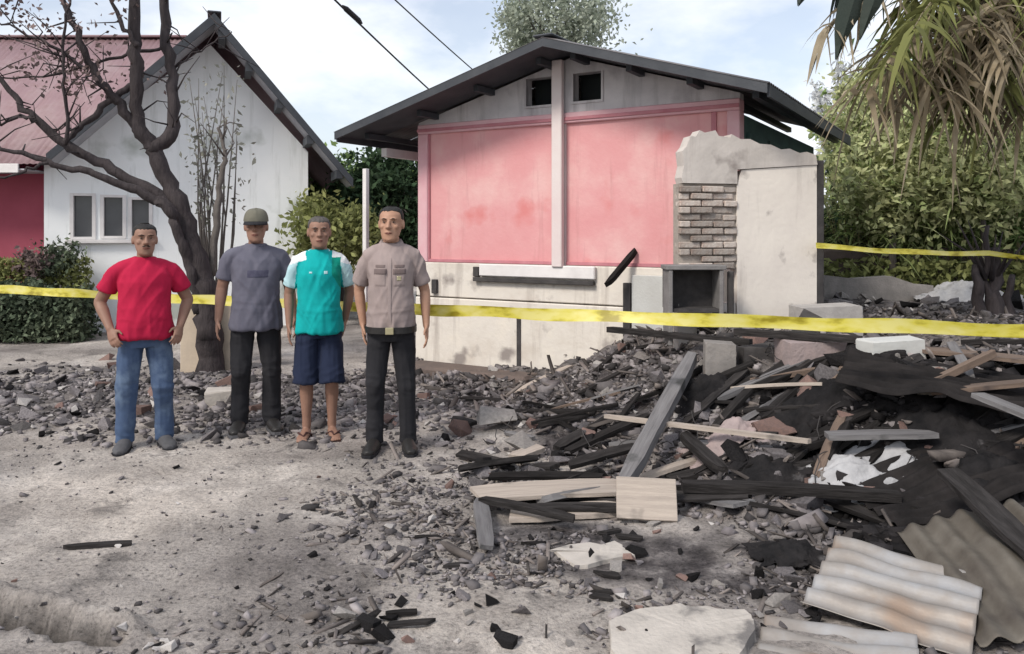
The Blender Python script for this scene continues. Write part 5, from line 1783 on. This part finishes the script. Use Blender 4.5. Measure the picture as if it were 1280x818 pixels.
    if c.get('shirt_zones'):
        mats, fn = c['shirt_zones']
        for m_ in mats: me.materials.append(MATS[m_])
        cs = np.empty(len(me.polygons) * 3, np.float32); me.polygons.foreach_get('center', cs); cs = cs.reshape(-1, 3)
        me.polygons.foreach_set('material_index', fn(cs).astype(np.int32))
    sh_o = link('shirt', scaled(me, s), c['shirt'], root, True)
    for sd in (-1, 1):
        sh, el, wr_ = arms[sd]
        e_ = sh.lerp(el, sl); dd_ = (el - sh).normalized(); rr_ = .063 if sl > .7 else .066
        bm = bmesh.new(); tube(bm, [(e_ - dd_ * .022, rr_ + .0015), (e_ - dd_ * .002, rr_ + .003), (e_ + dd_ * .003, rr_ - .002)], 24, Vector((0, 1, 0)), cap=False)
        link('sleeve_hem', scaled(bm_mesh('sleeve_hem', bm), s), c.get('sleeve_mat', c['shirt']), sh_o, True)
    for nm, fnx, mt, th in c.get('patches', []):
        link(nm, scaled(patch(bv, fnx, 10, 10, th), s), mt, sh_o, True)
    # --- collar
    if c.get('collar'):
        bm = bmesh.new(); ring = []
        for i in range(25):
            a = -math.pi / 2 + .35 + (2 * math.pi - .7) * i / 24
            fr = max(0, -math.sin(a))
            r0x, r0y = .066, .064
            cx, cy = math.cos(a), math.sin(a)
            zt_ = 1.485 - .03 * fr
            ring.append([bm.verts.new((cx * r0x, .006 + cy * r0y, zt_ - .03)), bm.verts.new((cx * (r0x + .004), .006 + cy * (r0y + .004), zt_)),
                         bm.verts.new((cx * (r0x + .026 + .012 * fr), .006 + cy * (r0y + .030), zt_ - .038 - .03 * fr))])
        for p, q in zip(ring, ring[1:]):
            for k in range(2): bm.faces.new((p[k], q[k], q[k + 1], p[k + 1]))
        me = bm_mesh('collar', bm)
        o = link('collar', scaled(me, s), c['collar'], sh_o, True)
        md = o.modifiers.new('t', 'SOLIDIFY'); md.thickness = .004
    else:
        bm = bmesh.new()
        tube(bm, [(Vector((math.cos(a) * .077, .006 + math.sin(a) * .072, 1.452 + .012 * math.sin(a) - (.03 if c.get('vneck') else 0) * max(0, -math.sin(a)) ** 3)), .008, .006) for a in np.linspace(0, 2 * math.pi, 25)], 8)
        link('neckband', scaled(bm_mesh('neckband', bm), s), c.get('neckband', c['shirt']), sh_o, True)
    # --- trousers or shorts
    bm = bmesh.new()
    end = c.get('leg_end', .055)
    wst = .97
    stack(bm, [(.78, .150, -.10, .11), (.84, .158, -.108, .115), (.92, .150, -.108 - fx_ * .4, .105), (wst, .142, -.105 - fx_ * .5, .098)], 24, 2.3)
    lr = c.get('leg_r', (.084, .082, .067, .062, .060))
    for sd in (-1, 1):
        hipx = sd * .088; kx = sd * (stance * .6 + .04); ax_ = sd * stance
        ky = c.get('knee', {}).get(sd, -.015)
        P4 = [(Vector((hipx * .92, .0, .86)), lr[0]), (Vector((hipx * .6 + kx * .4, -.004, .68)), lr[1]), (Vector((kx, ky, .47)), lr[2]), (Vector(((kx + ax_) / 2, .012, .30)), lr[3]), (Vector((ax_, .018, .055)), lr[4])]
        if end > .2:
            P4 = P4[:2] + [(P4[1][0].lerp(P4[2][0], (.68 - end) / .21), lr[2])]
        tube(bm, P4, 18)
    me = remesh(bm, .0075, 4)
    wrinkle(me, .010, 9, c['seed'] + 11, (1.8, 1.2, .3), None)
    wrinkle(me, .010, 12, c['seed'] + 12, (.8, .8, 1.5), lambda q: np.clip(1.4 - np.minimum(np.abs(q[:, 2] - .12), np.minimum(np.abs(q[:, 2] - .47), np.abs(q[:, 2] - .80))) * 10, .15, 1))
    if c.get('fade'):
        pass
    tr = link(c.get('legwear', 'trousers'), scaled(me, s), c['trousers'], root, True)
    # --- shoes
    for sd in (-1, 1):
        ax_ = sd * stance; tx = ax_ + sd * .03
        if c.get('sandals'):
            bm = bmesh.new()
            pts_ = [(ax_, .075, .036), (ax_, .03, .040), (ax_ * .6 + tx * .4, -.05, .042), (tx, -.12, .05), (tx, -.19, .042)]
            up = []; dn = []
            for (x, y, w_) in pts_:
                up.append((bm.verts.new((x - w_, y, .006)), bm.verts.new((x + w_, y, .006)))); dn.append((bm.verts.new((x - w_, y, -.014)), bm.verts.new((x + w_, y, -.014))))
            for k in range(4):
                bm.faces.new((up[k][0], up[k][1], up[k + 1][1], up[k + 1][0])); bm.faces.new((dn[k][0], dn[k + 1][0], dn[k + 1][1], dn[k][1]))
                bm.faces.new((up[k][0], up[k + 1][0], dn[k + 1][0], dn[k][0])); bm.faces.new((up[k][1], dn[k][1], dn[k + 1][1], up[k + 1][1]))
            for q in (-1, 1):
                tube(bm, [(Vector((tx - sd * .012, -.135, .045)), .005), (Vector((tx + q * .03, -.09, .062)), .008), (Vector((ax_ + q * .042, -.02, .03)), .007), (Vector((ax_ + q * .04, .0, .0)), .006)], 6)
            bmesh.ops.recalc_face_normals(bm, faces=bm.faces)
            link('sandal', scaled(bm_mesh('sandal', bm), s), 'sandal', root)
        else:
            bm = bmesh.new()
            hi = c.get('shoe_h', .09)
            tube(bm, [(Vector((ax_, .085, .04)), .028, .03), (Vector((ax_, .06, .05)), .042, .05), (Vector((ax_, .0, .052)), .046, .054), (Vector((ax_ * .6 + tx * .4, -.06, .042)), .049, .046), (Vector((tx, -.13, .034)), .052, .036), (Vector((tx, -.18, .028)), .044, .029), (Vector((tx, -.205, .024)), .024, .02)], 16)
            tube(bm, [(Vector((ax_, .022, .03)), .05), (Vector((ax_, .024, hi)), .05), (Vector((ax_, .024, hi + .015)), .048)], 14)
            me = remesh(bm, .006, 3)
            so = link('shoe', scaled(me, s), c.get('shoe', 'leather_black'), root, True)
            bm = bmesh.new()
            pts_ = [(ax_, .105, .025), (ax_, .08, .043), (ax_, .02, .046), (ax_ * .6 + tx * .4, -.06, .050), (tx, -.14, .055), (tx, -.19, .044), (tx, -.215, .02)]
            L_ = [[bm.verts.new((x - w_, y, z)) for (x, y, w_) in pts_] for z in (-.004, .018)]
            R__ = [[bm.verts.new((x + w_, y, z)) for (x, y, w_) in pts_] for z in (-.004, .018)]
            for k in range(6):
                bm.faces.new((L_[1][k], R__[1][k], R__[1][k + 1], L_[1][k + 1])); bm.faces.new((L_[0][k], L_[0][k + 1], R__[0][k + 1], R__[0][k]))
                bm.faces.new((L_[0][k], L_[1][k], L_[1][k + 1], L_[0][k + 1])); bm.faces.new((R__[0][k], R__[0][k + 1], R__[1][k + 1], R__[1][k]))
            bm.faces.new((L_[0][0], R__[0][0], R__[1][0], L_[1][0])); bm.faces.new((L_[0][6], L_[1][6], R__[1][6], R__[0][6]))
            bmesh.ops.recalc_face_normals(bm, faces=bm.faces)
            link('sole', scaled(bm_mesh('sole', bm), s), c.get('sole', 'shoe_grey'), so)
    if c.get('belt'):
        bm = bmesh.new()
        rr = [Vector((.193 * math.copysign(abs(math.cos(a)) ** .85, math.cos(a)), -.005 + (.152 + fx_) * math.copysign(abs(math.sin(a)) ** .85, math.sin(a)), 0)) for a in np.linspace(0, 2 * math.pi, 41)[:-1]]
        lo_ = [bm.verts.new((p.x, p.y, hem - .022)) for p in rr]; hi_ = [bm.verts.new((p.x, p.y, hem + .022)) for p in rr]
        for k in range(40): bm.faces.new((lo_[k], lo_[(k + 1) % 40], hi_[(k + 1) % 40], hi_[k]))
        o = link('belt', scaled(bm_mesh('belt', bm), s), 'leather_black', root)
        md = o.modifiers.new('t', 'SOLIDIFY'); md.thickness = .004
        b_ = box('buckle', -.028 * s, .028 * s, (-.172 - fx_) * s, (-.155 - fx_) * s, (hem - .024) * s, (hem + .024) * s, 'metal_badge', o, .003)
    if c.get('cap'):
        bm = bmesh.new(); gr = []
        for j in range(10):
            t = j / 9
            z = .158 + .095 * math.sin(t * math.pi / 2)
            k_ = math.cos(t * math.pi / 2) ** .55
            gr.append([bm.verts.new(T((.086 * k_ * math.cos(a), .006 + .106 * k_ * math.sin(a), z + .006 * math.sin(a)))) for a in np.linspace(0, 2 * math.pi, 33)[:-1]])
        for a_, b_ in zip(gr, gr[1:]):
            for k in range(32):
                bm.faces.new((a_[k], a_[(k + 1) % 32], b_[(k + 1) % 32], b_[k]))
        bmesh.ops.remove_doubles(bm, verts=bm.verts, dist=.0005)
        cp = link('cap', bm_mesh('cap', bm), 'cap_olive', root, True)
        bm = bmesh.new(); prev = None
        for i in range(17):
            a = math.pi * (1.14 + .72 * i / 16)
            inn_ = T((.086 * math.cos(a), .006 + .106 * math.sin(a), .156)); ou = T((.092 * math.cos(a), .004 + (.106 + .075 * max(0, -math.sin(a)) ** .8) * math.sin(a), .150 - .018 * max(0, -math.sin(a)) + .012 * (math.cos(a) ** 2) * -1))
            cur = (bm.verts.new(inn_), bm.verts.new(ou))
            if prev: bm.faces.new((prev[0], prev[1], cur[1], cur[0]))
            prev = cur
        o = link('visor', bm_mesh('visor', bm), 'cloth_khaki_dark' if False else 'cloth_black', cp, True)
        md = o.modifiers.new('t', 'SOLIDIFY'); md.thickness = .004
    return root


person('man in a crimson T-shirt and blue jeans before the hedge', 181, 559, 282,
       dict(seed=1, knee={-1: -.015, 1: -.05}, wide=1.09, fat=.03, stance=.125, shirt='cloth_red', trousers='denim', skin='skin', moustache=True, hem=.85, yaw=.08, shoe='shoe_grey', sole='cloth_black',
            arms=(((-.285, .07, 1.12), (-.215, -.075, .925)), ((.285, .07, 1.12), (.225, -.075, .925))), curl=.9, turn=.9, rz=.06))
person('man in a grey blue T-shirt, black trousers and olive cap', 320, 537, 262,
       dict(seed=5, knee={-1: -.055, 1: -.01}, wide=1.06, ref=1.725, fat=.015, stance=.115, shirt='cloth_greyblue', trousers='cloth_black', skin='skin', cap=True, hem=.80, yaw=-.1, sleeve=.72, rz=.05,
            arms=(((-.238, .035, 1.12), (-.262, -.02, .87)), ((.238, .035, 1.12), (.27, -.03, .87))),
            patches=[('chest_print', rect(-.07, .09, 1.20, 1.26), 'cloth_print', .003)]))


def teal_zone(c):
    x, z = np.abs(c[:, 0]), c[:, 2]
    r = np.zeros(len(c))
    r[(x > .172 + np.clip((1.34 - z), 0, .2) * .12)] = 2
    r[(z > 1.365 + .3 * np.clip(.16 - x, -.1, .1)) & (x > .10)] = 1
    r[(x <= .172) & (z <= 1.40) & (c[:, 0] > .10) & (z > 1.16 + (.17 - x) * 1.6)] = 3
    return r


person('man in a teal jersey with white shoulders, navy shorts and sandals', 399, 546, 273,
       dict(seed=9, wide=.96, knee={-1: -.01, 1: -.045}, fat=.01, stance=.10, shirt='cloth_teal', trousers='cloth_navy', legwear='shorts', leg_end=.43, leg_r=(.088, .098, .102, .09, .09), skin='skin', sandals=True, hem=.82, hair='hair_grey', yaw=.05,
            shirt_zones=(('cloth_teal', 'cloth_white', 'cloth_iceblue', 'cloth_tealgreen'), teal_zone), neckband='cloth_iceblue', sleeve_mat='cloth_iceblue', vneck=True, sleeve=.75,
            arms=(((-.24, .06, 1.12), (-.235, .01, .87)), ((.245, .08, 1.13), (.205, .10, .90))),
            patches=[('jersey_emblem', rect(.04, .07, 1.275, 1.30), 'cloth_iceblue', .003), ('jersey_mark', rect(-.075, -.05, 1.28, 1.295), 'cloth_iceblue', .003)], rz=0.0))
person('officer in a khaki brown uniform shirt, black trousers and boots', 489, 562, 258,
       dict(seed=13, knee={-1: -.04, 1: -.01}, wide=.93, ref=1.715, fat=.02, stance=.125, shirt='cloth_khaki', trousers='cloth_black', skin='skin_light', hem=.86, belt=True, collar='cloth_khaki', yaw=-.12, sleeve=.78, shoe_h=.14, sole='cloth_black',
            arms=(((-.25, .075, 1.125), (-.215, .05, .88)), ((.252, .06, 1.12), (.265, -.01, .875))), hairline=.012,
            patches=[('pocket', rect(-.115, -.025, 1.16, 1.27), 'cloth_khaki', .006), ('pocket', rect(.025, .115, 1.16, 1.27), 'cloth_khaki', .006),
                     ('pocket_flap', rect(-.12, -.02, 1.245, 1.285), 'cloth_khaki_dark', .011), ('pocket_flap', rect(.02, .12, 1.245, 1.285), 'cloth_khaki_dark', .011),
                     ('placket', rect(-.014, .014, .88, 1.40), 'cloth_khaki', .005), ('name_strip', rect(.03, .11, 1.292, 1.312), 'cloth_khaki_dark', .004),
                     ('name_strip', rect(-.11, -.03, 1.292, 1.312), 'cloth_khaki_dark', .004), ('badge', rect(.05, .085, 1.20, 1.235), 'metal_badge', .009)], rz=-.05))
